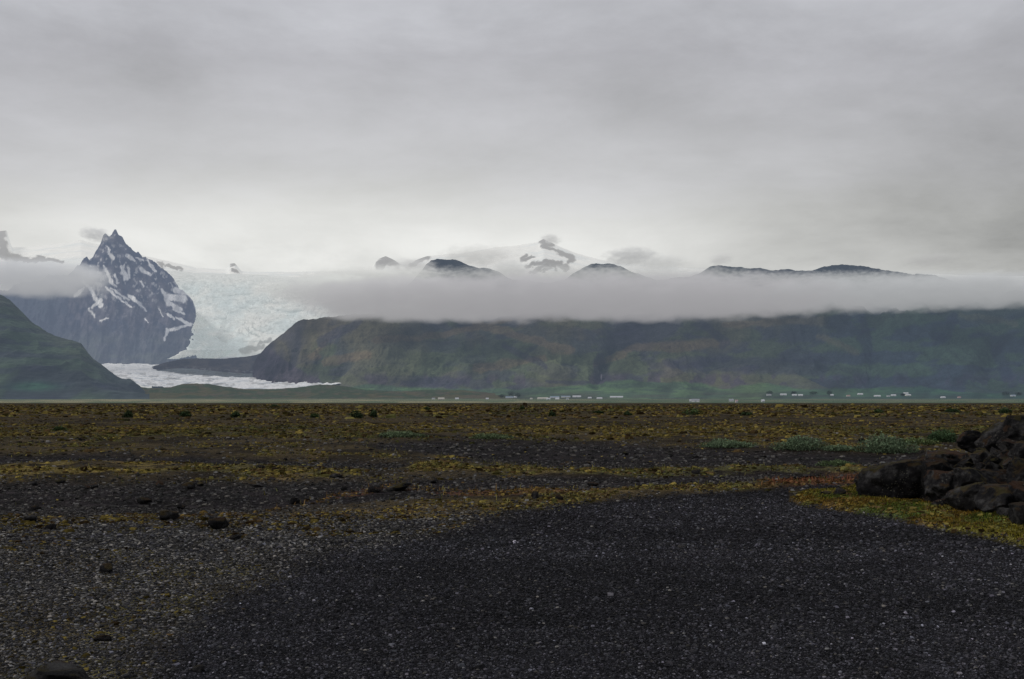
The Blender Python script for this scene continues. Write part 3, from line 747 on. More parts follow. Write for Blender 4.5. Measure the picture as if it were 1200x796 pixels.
# lava heap on the right (px, bottom py, w, h, Y, label)
heap = [
 (1046, 592, 70, 56, 17.3, 'big upright block of dark lava with red brown moss, leftmost end of the heap'),
 (1083, 588, 44, 48, 17.0, 'mossy dark lump just right of the big leftmost block'),
 (1098, 590, 46, 42, 16.4, 'smooth dark wedge of rock with a lighter top, low in the middle of the heap'),
 (1100, 558, 60, 32, 18.6, 'rounded brown topped lava lump behind the leftmost block'),
 (1132, 527, 34, 22, 20.0, 'black knob of lava standing on the crest left of the summit'),
 (1162, 535, 46, 40, 19.5, 'sloping dark slab leading up to the summit of the heap'),
 (1190, 524, 54, 36, 19.2, 'summit boulder of the lava heap at the right edge'),
 (1234, 534, 70, 52, 19.2, 'dark boulder just beyond the right edge behind the heap'),
 (1135, 556, 44, 28, 18.6, 'dark cracked lava rock below the black knob'),
 (1170, 552, 44, 24, 18.0, 'pale speckled grey rock high on the heap under the summit'),
 (1188, 545, 26, 18, 17.4, 'small smooth light grey stone near the right edge of the heap'),
 (1210, 556, 42, 32, 17.6, 'grey boulder at the right margin below the summit'),
 (1128, 584, 50, 40, 16.2, 'long dark lava rock with a rounded grey crest in the middle of the heap'),
 (1160, 578, 46, 32, 16.5, 'black lava rock with a ragged edge right of the grey crested one'),
 (1126, 600, 50, 36, 15.2, 'dark lichen spotted boulder at the foot of the heap above the grass'),
 (1190, 574, 46, 36, 16.0, 'boulder speckled with pale lichen near the right edge'),
 (1160, 606, 54, 42, 14.8, 'broad rounded dark boulder low on the right of the heap'),
 (1196, 604, 50, 42, 14.6, 'lichen covered boulder low at the right margin'),
 (1204, 632, 66, 50, 13.6, 'striped grey brown boulder lowest at the right edge on the grass'),
 (1176, 618, 26, 24, 14.3, 'small dark stone wedged beside the lowest striped boulder'),
 (1246, 600, 66, 70, 15.4, 'large dark boulder outside the right edge of the heap'),
 (1014, 582, 28, 28, 17.8, 'low mossy lump against the left side of the leftmost block'),
 (1094, 606, 14, 8, 15.4, 'small blue grey stone lying on the yellow grass'),
 (1097, 598, 26, 16, 15.9, 'rusty brown rock sitting in the grass below the wedge'),
 (980, 583, 15, 13, 17.6, 'round dark stone on the tip of the grass'),
 (956, 596, 20, 9, 16.6, 'flat dark stone where the grass meets the gravel'),
 (972, 595, 12, 4, 16.7, 'thin flat stone right beside the dark one on the gravel edge'),
 (965, 580, 14, 7, 17.8, 'little mossy stone left of the round one on the grass tip')]
ST = M_rock
for k, (a, b, w, h, Y, lab) in enumerate(heap):
    boulder(a+(10 if k < 21 else 4), b+(3 if k > 4 else 0), w*1.08, h*1.08, Y, lab, mesh=RM[k % 9], rz=(k*1.3) % 6.28, tilt=.2)
# core of the heap so nothing shows through
def heap_core():
    nx, ny = 80, 60
    px = np.linspace(1030, 1420, nx)[None, :]; t = np.linspace(0, 1, ny)[:, None]
    Yf = np.interp(px, [1030, 1100, 1160, 1200, 1420], [17.4, 16.4, 15.0, 14.2, 12.5]); Yb = Yf+6.4+0*px
    Y = Yf+(Yb-Yf)*t; X = (px-600)/F*Y
    top = np.interp(px, [1030, 1045, 1080, 1120, 1150, 1185, 1420], [0, .35, .62, .82, .95, 1.12, 1.15])
    Z = gheight(X, Y)-.28+(top*.82)*np.sin(np.pi*np.clip(t, 0, 1)**.85)**.75*np.minimum(1, .25+1.0*t*2)
    Z += (fbm(X/.5, Y/.5, 5, 251)-.5)*.42*np.sin(np.pi*t)
    return grid_obj('rubble', X, Y, Z, M_rock, np.full((ny, nx, 3), .03))
CORE = heap_core(); tag(CORE, kind='structure')
# filler stones lying all over the rubble
cv = np.array([v.co[:] for v in CORE.data.vertices]).reshape(60, 80, 3)
random.seed(21)
for k in range(270):
    r_, c_ = random.randrange(0, 34), random.randrange(1, 72)
    p = cv[r_, c_]; sz = random.uniform(.10, .26)*(1.25 if r_ < 8 else 1) if k < 150 else random.uniform(.05, .12)
    o = bpy.data.objects.new('boulder', RM[k % 9]); COL.objects.link(o)
    o.location = (p[0]+random.uniform(-.1, .1), p[1]-.12, p[2]+sz*.22+.06); o.scale = (sz, sz*random.uniform(.6, .9), sz*random.uniform(.5, .8))
    o.rotation_euler = (random.uniform(-.5, .5), random.uniform(-.5, .5), random.uniform(0, 6.28))
    tag(o, 'dark angular lava stone packed between the larger boulders of the heap', 'rock', 'lava stones filling the heap')


# loose dark stones on the plain
loose = [
 (256, 621, 20, 15, 'round black boulder sitting on the stony ground left of centre'),
 (250, 612, 12, 7, 'small dark stone leaning behind the round black boulder'),
 (126, 672, 16, 12, 'dark rounded stone among grey pebbles at lower left'),
 (72, 806, 70, 30, 'half buried grey boulder at the bottom edge lower left'),
 (60, 622, 13, 8, 'grey rounded stone at the far left of the stony ground'),
 (36, 613, 16, 9, 'low dark stone near the left margin'),
 (194, 610, 22, 12, 'broad dark stone in the brown moss left of the black boulder'),
 (222, 574, 14, 9, 'dark angular stone on the dark gravel band, right one of a close pair'),
 (187, 573, 9, 9, 'upright dark stone on the dark gravel band, left one of a close pair'),
 (235, 571, 8, 6, 'little dark stone just right of the angular one on the gravel band'),
 (107, 574, 14, 6, 'flat dark stone on the moss edge at left'),
 (40, 570, 9, 5, 'small dark stone on the moss at far left'),
 (440, 578, 17, 9, 'dark lump of lava left of the pair in the middle of the plain'),
 (467, 576, 30, 9, 'wide low lump of lava in the middle of the plain'),
 (404, 576, 8, 7, 'small dark stone left of the lava lumps'),
 (508, 567, 9, 6, 'small dark stone right of the lava lumps'),
 (627, 585, 10, 9, 'dark pointed stone on the near edge of the moss strip'),
 (655, 588, 9, 8, 'dark stone right of the pointed one on the moss strip'),
 (392, 561, 9, 6, 'small black stone at the moss strip left of centre'),
 (168, 591, 16, 8, 'dark low stone above the brown moss at left'),
 (301, 572, 16, 6, 'flat dark stone in the gravel band left of centre'),
 (344, 592, 12, 9, 'dark stone beside the olive moss patch'),
 (322, 553, 7, 5, 'tiny dark stone on the yellow moss left of centre'),
 (920, 563, 9, 5, 'small dark stone by the red plants'),
 (931, 562, 5, 5, 'tiny dark stone nearest the red plants'),
 (948, 561, 14, 5, 'flat dark stone under the red plants'),
 (235, 788, 14, 8, 'blue grey cobble at lower left near the bottom'),
 (120, 752, 18, 8, 'flat grey cobble at lower left'),
 (212, 598, 10, 6, 'small dark cobble at the left dark band'),
 (545, 578, 7, 4, 'tiny dark stone in the middle dark band')]
for k, (a, b, w, h, lab) in enumerate(loose):
    p = hit(a, min(b-1, 790)) if b < 800 else Vector(P(a, b, 6.45))
    Y = p.y; o = boulder(a, b, w*1.1, h*1.25, Y, lab, mesh=RMs[k % 5] if w < 40 else RM[2], tilt=.2)
    o.location.z = p.z+h*Y/F*.38
for k in range(45):
    y = math.sqrt(random.random()*(42**2-12**2)+12**2); x = random.uniform(-.5, .35)*y
    m = masks(np.array([x]), np.array([y]))
    if m['tr'][0] > .3 or m['tng'][0] > .1: continue
    s = random.uniform(.07, .17)*(.6+y/40)
    o = bpy.data.objects.new('stone', RMs[k % 5]); COL.objects.link(o)
    o.location = (x, y, float(gheight(np.array([x]), np.array([y]))[0])+s*.15); o.scale = (s*.7, s*.6, s*.45); o.rotation_euler = (0, random.uniform(-.3, .3), random.uniform(0, 6))
    tag(o, 'small dark stone lying loose among the moss and gravel', 'stone', 'small loose stones on the plain')

# ------------------------------------------------------------------ shrubs
def shrub(px, py, wpx, hpx, col, label, leaf=.03, n=2600, group=None, name='willow_shrub', dep=.8):
    p = hit(px, py); s = p.y/F; w, h = wpx*s/2, hpx*s
    root = empty(name, p)
    tag(root, label, 'shrub', group)
    nn = n
    d = RNG.normal(0, 1, (nn, 3)); d /= np.linalg.norm(d, axis=1)[:, None]
    r = RNG.random(nn)**.28
    q = d*r[:, None]; q[:, 2] = np.abs(q[:, 2])
    lump = .45+.95*fbm(q[:, 0]*3.6+px, q[:, 1]*3.6+q[:, 2]*2, 4, int(px))
    c0 = np.stack([q[:, 0]*w*lump*1.1, q[:, 1]*w*dep*lump, q[:, 2]*h*lump*1.15], -1)
    a = RNG.normal(0, 1, (nn, 3)); a /= np.linalg.norm(a, axis=1)[:, None]
    b = np.cross(a, RNG.normal(0, 1, (nn, 3))); b /= np.linalg.norm(b, axis=1)[:, None]
    ls = leaf*(.6+.8*RNG.random(nn))[:, None]
    v = np.stack([c0-a*ls, c0+b*ls*.45, c0+a*ls, c0-b*ls*.45], 1)
    f = np.arange(nn*4).reshape(-1, 4)
    cc = np.array(col)*(.25+.65*q[:, 2:3]+1.1*RNG.random((nn, 1))**2)
    mesh_np('foliage', v.reshape(-1, 3), f, M_blade, np.repeat(cc[:, None], 4, 1).reshape(-1, 3), root)
    ns = 26; th = RNG.random(ns)*6.28; rr = RNG.random(ns)*.8
    tip = np.stack([np.cos(th)*rr*w, np.sin(th)*rr*w*dep, h*(.9-.5*rr)], -1); bs_ = tip*np.array([.25, .25, 0])-np.array([0, 0, .03]); o_ = np.array([leaf*.12, 0, 0])
    o2 = np.array([0, leaf*.12, 0])
    v = np.stack([bs_-o_, bs_+o_, bs_+o2, tip-o_*.3, tip+o_*.3, tip+o2*.3], 1)
    f = np.array([(0, 1, 4, 3), (1, 2, 5, 4), (2, 0, 3, 5)])
    f = (f[None]+(np.arange(ns)*6)[:, None, None]).reshape(-1, 4)
    mesh_np('twigs', v.reshape(-1, 3), f, M_blade, np.full((ns*6, 3), .04), root)
    return root
GG = (.115, .160, .095); DG = (.035, .055, .025); OL = (.10, .12, .045)
shrub(852, 524, 66, 8, GG, 'long low grey green willow mat above the dark bank, leftmost of three', .03, 3600)
shrub(938, 527, 62, 14, GG, 'grey green willow shrub on the bank, middle one of three', .03, 4200)
shrub(1038, 530, 66, 18, GG, 'largest grey green willow shrub on the bank left of the lava heap', .03, 5200)
shrub(1104, 518, 36, 12, (.05, .085, .04), 'dark green shrub behind the lava heap', .035, 2600)
shrub(985, 528, 40, 6, GG, 'small flat willow mat between the middle and the largest shrub', .03, 1500)
shrub(982, 547, 44, 7, (.09, .125, .06), 'low green mat in front of the dark bank near the block', .025, 2200)
shrub(470, 512, 60, 6, (.10, .135, .075), 'pale low willow mat in the middle of the plain', .04, 2200)
shrub(575, 514, 50, 5, (.10, .135, .07), 'thin pale willow mat right of the middle one', .04, 1500)
shrub(1072, 521, 50, 7, (.09, .12, .05), 'low olive mat beside the dark green shrub', .035, 1500)
for (px, py, w, h, lab) in [
 (150, 489.5, 11, 7, 'dark rounded bush alone on the plain, leftmost of the far bushes'), (217, 488.5, 13, 6, 'dark wide bush, second of the far bushes from the left'),
 (276, 489, 11, 6, 'dark low bush, third of the far bushes from the left'), (418, 490, 16, 8, 'largest dark bush of the far plain left of centre'),
 (438, 489, 8, 8, 'slim dark bush right beside the largest far bush'), (368, 489.5, 10, 4, 'small green bush left of the largest far bush'),
 (647, 488, 8, 5, 'tiny dark bush in the middle of the far plain'), (735, 487, 9, 4, 'tiny dark bush right of the middle of the far plain'), (701, 485, 12, 3.5, 'flat dark bush under the farm barns'),
 (812, 486, 22, 6, 'broad olive bush on the far plain right of centre'), (1178, 484.5, 16, 6, 'dark bush at the right edge above the lava heap'), (1116, 483, 18, 4, 'flat dark bush above the heap'),
 (1030, 484, 12, 4, 'small olive bush on the far plain above the largest willow'), (500, 480.5, 10, 3, 'flat bush near the rim of the plain left of centre'), (70, 505, 14, 4, 'low green tuft at far left of the plain'),
 (612, 480, 6, 4, 'tiny bush near the rim of the plain under the white farmhouse'), (875, 487, 14, 3.5, 'flat dark bush right of the broad olive one'), (322, 477.5, 10, 3, 'dark tuft on the rim of the plain left of centre')]:
    shrub(px, py, w, h, DG if 'dark' in lab else (.05, .075, .03), lab, .09, 420, name='bush')

# ------------------------------------------------------------------ farms under the massif
def house_mats(name, c, r=.7, haze=(.30, .33, .38)):
    m, nt, nd, ln = newmat(name)
    nz = N(nd, 'ShaderNodeTexNoise'); nz.inputs['Scale'].default_value = .8
    tc = N(nd, 'ShaderNodeTexCoord'); ln.new(tc.outputs['Object'], nz.inputs['Vector'])
    v = ramp(nd, ln, nz.outputs[0], [(.3, tuple(x*.85 for x in c)), (.7, c)])
    bs = N(nd, 'ShaderNodeBsdfPrincipled'); bs.inputs['Roughness'].default_value = r; ln.new(v, bs.inputs['Base Color'])
    em = N(nd, 'ShaderNodeEmission'); em.inputs[0].default_value = (*haze, 1); mx = N(nd, 'ShaderNodeMixShader'); mx.inputs[0].default_value = .28  # even share of haze glow painted into every building surface
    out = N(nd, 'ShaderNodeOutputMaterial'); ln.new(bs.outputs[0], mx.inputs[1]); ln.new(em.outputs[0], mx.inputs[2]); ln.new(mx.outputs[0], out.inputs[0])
    return m
HM = {'white': house_mats('white_painted_wall', (.62, .62, .60)), 'cream': house_mats('cream_wall', (.62, .58, .46)), 'pink': house_mats('pinkish_wall', (.50, .34, .30)),
      'roofw': house_mats('pale_sheet_roof', (.66, .67, .70), .5), 'roofb': house_mats('blue_grey_sheet_roof', (.20, .27, .38), .5), 'roofr': house_mats('rust_red_roof', (.34, .16, .13)), 'roofg': house_mats('grey_roof', (.24, .25, .27)),
      'glass': house_mats('window_glass', (.03, .035, .045), .1), 'door': house_mats('dark_door', (.08, .06, .05))}
def bxm(bm, x0, x1, y0, y1, z0, z1):
    vs = [bm.verts.new(p) for p in ((x0, y0, z0), (x1, y0, z0), (x1, y1, z0), (x0, y1, z0), (x0, y0, z1), (x1, y0, z1), (x1, y1, z1), (x0, y1, z1))]
    for f in ((0, 3, 2, 1), (4, 5, 6, 7), (0, 1, 5, 4), (1, 2, 6, 5), (2, 3, 7, 6), (3, 0, 4, 7)): bm.faces.new([vs[i] for i in f])
def bo(name, bm, mat, parent):
    me = bpy.data.meshes.new(name); bmesh.ops.recalc_face_normals(bm, faces=bm.faces); bm.to_mesh(me); bm.free(); me.materials.append(mat)
    o = bpy.data.objects.new(name, me); COL.objects.link(o); o.parent = parent; return o
def farmhouse(px, py, wpx, label, wall='white', roof='roofw', wallh=3.0, dep=8, rz=0., cat='house', name='farmhouse', pitch=.36, group=None):
    p = hit(px, py); w = wpx*.88*p.y/F; d = min(dep, max(w*.7, 5))
    root = empty(name, (p.x, p.y, p.z-.4), rz); tag(root, label, cat, group)
    bm = bmesh.new(); rh = d/2*pitch*1.6
    A = [(-w/2, -d/2, 0), (w/2, -d/2, 0), (w/2, d/2, 0), (-w/2, d/2, 0), (-w/2, -d/2, wallh), (w/2, -d/2, wallh), (w/2, d/2, wallh), (-w/2, d/2, wallh), (-w/2, 0, wallh+rh), (w/2, 0, wallh+rh)]
    vs = [bm.verts.new(a) for a in A]
    for f in ((0, 1, 5, 4), (2, 3, 7, 6), (1, 2, 6, 9, 5), (3, 0, 4, 8, 7)): bm.faces.new([vs[i] for i in f])
    bo('wall', bm, HM[wall], root)
    bm = bmesh.new(); e = .5; k = rh/(d/2)
    for sgn in (-1, 1):
        a = [(-w/2-e, 0, wallh+rh+.05), (w/2+e, 0, wallh+rh+.05), (w/2+e, sgn*(d/2+e), wallh-e*k+.05), (-w/2-e, sgn*(d/2+e), wallh-e*k+.05)]
        q = [bm.verts.new(v) for v in a]+[bm.verts.new((v[0], v[1], v[2]+.25)) for v in a]
        for f in ((0, 1, 2, 3), (4, 5, 6, 7), (0, 1, 5, 4), (1, 2, 6, 5), (2, 3, 7, 6), (3, 0, 4, 7)): bm.faces.new([q[i] for i in f])
    rf = bo('roof', bm, HM[roof], root)
    if cat == 'house':
        bm = bmesh.new(); bxm(bm, w*.2, w*.2+.9, -.5, .5, wallh+rh-.6, wallh+rh+1.0); bo('chimney', bm, HM[wall], rf)
        for fx in (-.32, .28):
            bm = bmesh.new(); bxm(bm, w*fx-.7, w*fx+.7, -d/2-.06, -d/2+.02, 1.1, 2.3); bo('window', bm, HM['glass'], root)
        bm = bmesh.new(); bxm(bm, -.5, .5, -d/2-.07, -d/2+.02, 0, 2.1); bo('door', bm, HM['door'], root)
    else:
        bm = bmesh.new(); bxm(bm, -1.8, 1.8, -d/2-.07, -d/2+.02, 0, 2.7); bo('door', bm, HM['roofg'], root)
    return root
farms = [
 (508, 468.3, 4, 'small cream farmhouse, leftmost building under the brown hills', 'cream', 'roofg', 'house'),
 (517, 468.3, 8, 'pinkish farmhouse, second building from the left', 'pink', 'cream', 'house'),
 (535.5, 468.2, 4.5, 'small white farmhouse, third building from the left', 'white', 'roofw', 'house'),
 (571, 468.2, 3.6, 'lone small white house between the third farm and the large white farmhouse', 'white', 'roofw', 'house'),
 (597, 466.5, 10, 'large white farmhouse between dark trees', 'white', 'roofb', 'house'),
 (604, 466.2, 4, 'white annex at the right of the large white farmhouse', 'white', 'roofw', 'house'),
 (622.5, 468.2, 3, 'tiny cream shed left of the long barns', 'cream', 'cream', 'barn'),
 (636, 468.0, 14, 'long cream roofed barn, first of the barn row', 'cream', 'cream', 'barn'),
 (642.5, 468.5, 5, 'white shed in front of the cream barn', 'white', 'roofw', 'barn'),
 (650, 466.4, 12, 'barn with blue grey roof behind the cream barn', 'white', 'roofb', 'barn'),
 (653, 468.4, 5, 'small white house in front of the blue roofed barn', 'white', 'roofw', 'house'),
 (665, 468.5, 3.5, 'small pale shed in front of the long white barn', 'white', 'roofg', 'barn'),
 (663, 465.9, 12, 'long barn with blue white roof left of the long white barn', 'cream', 'roofb', 'barn'),
 (676, 465.6, 11, 'long white roofed barn at the right end of the barn row', 'white', 'roofw', 'barn'),
 (691, 467.2, 4.5, 'white farmhouse right after the barn row', 'white', 'roofw', 'house'),
 (702.5, 467.8, 7, 'broad bright white house in front of the pasture', 'white', 'roofw', 'house'),
 (722.5, 466.2, 17, 'longest thin white barn on the green pasture', 'white', 'roofw', 'barn'),
 (809, 471.2, 2, 'tiny white shed left of the low farm on the plain', 'white', 'roofw', 'barn'),
 (815, 471.2, 10, 'low white farm building out on the plain right of centre', 'white', 'roofg', 'barn'),
 (857, 470.6, 6, 'pale low house on the plain further right', 'white', 'roofg', 'house'),
 (863, 471.8, 2.5, 'tiny pinkish shed on the plain near the pale low house', 'pink', 'roofr', 'barn'),
 (894, 471.3, 3.5, 'bright small white house standing lower on the plain', 'white', 'roofw', 'house'),
 (901, 463.6, 6, 'grey white farmhouse under the slope, first of the right row', 'white', 'roofg', 'house'),
 (918, 463.3, 8, 'white barn under the slope, second of the right row', 'white', 'roofw', 'barn'),
 (931, 463.9, 6, 'white barn under the slope, third of the right row', 'white', 'roofw', 'barn'),
 (938, 464.0, 6, 'white shed joined close to the third barn of the right row', 'white', 'roofw', 'barn'),
 (975, 463.8, 4, 'white house beside a dark tree clump of the right row', 'white', 'roofw', 'house'),
 (994, 464.8, 4.5, 'house with rust red roof in the right row', 'cream', 'roofr', 'house'),
 (1008, 462.8, 7, 'white farmhouse on the bright pasture of the right row', 'white', 'roofw', 'house'),
 (1028, 465.0, 8, 'long white barn on the plain at right', 'white', 'roofw', 'barn'),
 (1041, 465.0, 4, 'small grey shed right of the long white barn', 'white', 'roofg', 'barn'),
 (1047, 464.2, 6, 'low white barn behind the small grey shed', 'white', 'roofw', 'barn'),
 (1061.5, 461.8, 6, 'highest white farmhouse on the slope at right', 'white', 'roofw', 'house'),
 (1064, 464.0, 7, 'white barn just below the highest farmhouse', 'cream', 'roofw', 'barn'),
 (1105, 466.6, 6, 'white house alone on the plain at far right', 'white', 'roofw', 'house'),
 (1124, 466.6, 4, 'pinkish house right of the lone white one', 'pink', 'roofr', 'house'),
 (1187, 464.6, 6, 'pale barn by the last tree clump near the right edge', 'white', 'roofb', 'barn')]
for k, (px, py, w, lab, wl, rf, ct) in enumerate(farms):
    farmhouse(px, py, w, lab, wl, rf, 3.2 if ct == 'house' else 3.6, 9 if ct == 'house' else 12, ((k*37) % 13-6)*.04, ct, 'farmhouse' if ct == 'house' else 'barn', .42 if ct == 'house' else .3)
def tree(px, py, wpx, hpx, label):
    p = hit(px, py); s = p.y/F; w, h = wpx*s/2, hpx*s
    root = empty('tree', p); tag(root, label, 'tree')
    n = 500; d = RNG.normal(0, 1, (n, 3)); d /= np.linalg.norm(d, axis=1)[:, None]; q = d*(RNG.random(n)**.4)[:, None]
    lump = .6+.7*fbm(q[:, 0]*2+px, q[:, 2]*2+q[:, 1], 3, 5)
    c0 = np.stack([q[:, 0]*w*lump, q[:, 1]*w*lump, h*.56+q[:, 2]*h*.5*lump], -1)
    a = RNG.normal(0, 1, (n, 3)); a /= np.linalg.norm(a, axis=1)[:, None]; b = np.cross(a, RNG.normal(0, 1, (n, 3))); b /= np.linalg.norm(b, axis=1)[:, None]
    ls = 1.1; v = np.stack([c0-a*ls, c0+b*ls*.6, c0+a*ls, c0-b*ls*.6], 1)
    cc = np.array((.045, .062, .05))*(.5+.8*RNG.random((n, 1)))
    mesh_np('crown', v.reshape(-1, 3), np.arange(n*4).reshape(-1, 4), M_hills, np.repeat(cc[:, None], 4, 1).reshape(-1, 3), root)
    bm = bmesh.new(); bmesh.ops.create_cone(bm, segments=8, radius1=.5, radius2=.2, depth=h*.6, cap_ends=True); bmesh.ops.translate(bm, verts=bm.verts, vec=(0, 0, h*.3))
    o = bo('trunk', bm, HM['door'], root)
for (a, b, w, h, l) in [(588, 467, 9, 5, 'dark tree left of the large white farmhouse'), (607, 466.5, 8, 6, 'dark tree right of the large white farmhouse'), (599, 465, 10, 6, 'dark tree behind the large white farmhouse'),
  (902, 463.2, 9, 5, 'dark tree clump behind the first farm of the right row'), (972, 463.5, 7, 5.5, 'dark tree clump beside the white house of the right row'), (953, 463.5, 12, 5, 'wide tree clump between two farms of the right row'),
  (1178, 464, 10, 5, 'dark tree clump near the right edge'), (1194, 464, 8, 4.5, 'last dark tree at the right edge'), (1058, 464.5, 6, 3.5, 'small tree left of the highest farmhouse barn'), (930, 462.5, 8, 4, 'small dark tree above the third barn')]:
    tree(a, b, w, h, l)

# ------------------------------------------------------------------ clouds: soft volumes hanging in front of the slopes
def cloud(name, px, py, wpx, hpx, Y, depth, tau, col, label, expx=4, nscale=3, namp=.55, steps=26, tilt=0, seed=0, top=1.38, ysc=1.0, soft=.5, group=None):
    """centre and size in photo pixels at distance Y; tau = optical depth through the middle"""
    s = Y/F; a, c = wpx*s/2, hpx*s/2; b = depth/2
    m, nt, nd, ln = newmat('cloud_vapour')
    tc = N(nd, 'ShaderNodeTexCoord')
    mp = N(nd, 'ShaderNodeMapping'); mp.inputs['Scale'].default_value = (a/c/2.2, b/c/3, 1); mp.inputs['Location'].default_value = (seed*3.7, seed*1.3, seed)
    ln.new(tc.outputs['Object'], mp.inputs[0])
    nz = N(nd, 'ShaderNodeTexNoise'); nz.inputs['Scale'].default_value = nscale; nz.inputs['Detail'].default_value = 5; nz.inputs['Roughness'].default_value = .55
    ln.new(mp.outputs[0], nz.inputs['Vector'])
    sp = N(nd, 'ShaderNodeSeparateXYZ'); ln.new(tc.outputs['Object'], sp.inputs[0])
    ax = math_n(nd, ln, 'POWER', math_n(nd, ln, 'ABSOLUTE', sp.outputs[0]), expx)
    ay = math_n(nd, ln, 'POWER', math_n(nd, ln, 'ABSOLUTE', sp.outputs[1]), 2)
    az = math_n(nd, ln, 'POWER', math_n(nd, ln, 'ABSOLUTE', sp.outputs[2]), 2.6)
    r = math_n(nd, ln, 'ADD', math_n(nd, ln, 'ADD', ax, ay), az)
    f = math_n(nd, ln, 'SUBTRACT', 1.0, r)
    nn = math_n(nd, ln, 'MULTIPLY', math_n(nd, ln, 'SUBTRACT', nz.outputs[0], .5), 4.4*namp)
    f = math_n(nd, ln, 'ADD', f, nn)
    f = math_n(nd, ln, 'DIVIDE', f, soft, True)
    den = math_n(nd, ln, 'MULTIPLY', f, tau/(b*1.3))
    ab = N(nd, 'ShaderNodeVolumeAbsorption'); ab.inputs[0].default_value = (0, 0, 0, 1); ln.new(den, ab.inputs['Density'])
    em = N(nd, 'ShaderNodeEmission'); ln.new(den, em.inputs[1])  # vapour glows by itself in place of scattered daylight
    # glow painted brighter at the crown, darker at the belly
    g = math_n(nd, ln, "ADD", math_n(nd, ln, "MULTIPLY", sp.outputs[2], .5), .5)
    g = math_n(nd, ln, 'ADD', g, math_n(nd, ln, 'MULTIPLY', nn, .25))
    cr = ramp(nd, ln, g, [(0, tuple(x*.82 for x in col)), (.5, col), (1, tuple(x*top for x in col))])
    ln.new(cr, em.inputs[0])
    ad = N(nd, 'ShaderNodeAddShader'); ln.new(ab.outputs[0], ad.inputs[0]); ln.new(em.outputs[0], ad.inputs[1])
    out = N(nd, 'ShaderNodeOutputMaterial'); ln.new(ad.outputs[0], out.inputs['Volume'])
    m.cycles.volume_step_rate = 1.0
    # hull
    bm = bmesh.new(); bmesh.ops.create_icosphere(bm, subdivisions=4, radius=1)
    k = 1+.40*namp
    for v in bm.verts:
        x, y, z = v.co
        x = math.copysign(abs(x)**(2/expx), x)
        v.co = (x*(1+.3*namp), y*k, z*k)
    me = bpy.data.meshes.new(name); bm.to_mesh(me); bm.free(); me.materials.append(m)
    o = bpy.data.objects.new(name, me); COL.objects.link(o)
    o.location = P(px, py, Y); o.scale = (a, b, c); o.rotation_euler = (0, tilt, 0)
    avg = (2*a+2*b+2*c)/3; m.cycles.volume_step_rate = max(.02, (2*b/steps)/(avg*.1))
    return tag(o, label, 'cloud', group)
CB = (.372, .368, .382)
cloud('cloud', 700, 352, 640, 47, 5900, 1800, 7, CB, 'long flat grey cloud bank lying along the middle of the massif', 3, 1.7, .55, 38, tilt=-.004, seed=1, soft=1.0)
cloud('cloud', 1130, 347, 600, 35, 5850, 1700, 5.5, (.385, .395, .405), 'right half of the cloud bank sagging over the slope', 3, 1.9, .65, 36, tilt=-.012, seed=3, soft=1.1)
cloud('cloud', 470, 353, 270, 48, 6000, 1500, 6, (.40, .398, .408), 'paler left end of the cloud bank thinning over the icefall', 2.2, 1.6, .6, 28, seed=2, soft=1.1)
cloud('cloud', 690, 324, 420, 18, 6900, 900, 1.8, (.44, .445, .44), 'torn upper fringe of the cloud bank below the plateau tops', 3, 2.6, 1.0, 24, seed=21, soft=.9)
cloud('cloud', 1040, 329, 420, 14, 6900, 900, 1.8, (.43, .44, .44), 'torn upper fringe of the cloud bank at right', 3, 2.6, 1.0, 24, seed=23, soft=.9)
cloud('cloud', 440, 325, 190, 24, 7900, 900, 2.2, (.55, .555, .54), 'ragged pale shred rising from the left end of the bank', 2.2, 2.6, .9, 22, seed=4, soft=.9)
cloud('cloud', 35, 327, 170, 42, 6600, 1200, 4, (.42, .43, .45), 'soft pale cloud hiding the shoulder of the snowy peak', 2.4, 1.8, .45, 24, seed=5, soft=.9)
cloud('cloud', 96, 322, 60, 26, 6800, 700, 1.6, (.46, .47, .48), 'thin veil trailing from the pale cloud onto the snowy peak', 2.2, 2.4, .7, 20, seed=6, soft=1)
cloud('cloud', 112, 275, 30, 16, 8000, 400, 1.3, (.36, .365, .38), 'small grey puff left of the snowy summit', 2, 2.4, .9, 20, seed=7, soft=.9)
cloud('cloud', 740, 301, 66, 20, 7900, 600, 1.5, (.38, .385, .39), 'grey shred of cloud above the middle of the bank', 2, 2.4, 1.0, 20, seed=8, soft=.9)
cloud('cloud', 560, 300, 90, 26, 9500, 700, 1.1, (.47, .47, .46), 'faint shred over the dark plateau top', 2, 2.4, 1.0, 20, seed=9, soft=1)
cloud('cloud', 645, 281, 26, 12, 10500, 500, 1.2, (.42, .42, .42), 'little grey puff on the nunatak summit', 2, 2.4, .9, 20, seed=10, soft=.9)
cloud('cloud', 845, 304, 26, 14, 8200, 500, 1.0, (.44, .44, .44), 'wisp above the left end of the long plateau crest', 2, 2.4, 1.0, 20, seed=11, soft=1)
cloud('cloud', 1090, 305, 60, 14, 8200, 600, .8, (.39, .39, .39), 'faint wisp over the right end of the plateau crest', 2, 2.4, 1.0, 20, seed=12, soft=1)
cloud('cloud', 484, 314, 60, 20, 8300, 600, 1.8, (.45, .45, .45), 'puff climbing the left side of the dark plateau top', 2, 2.4, .8, 20, seed=13, soft=.9)

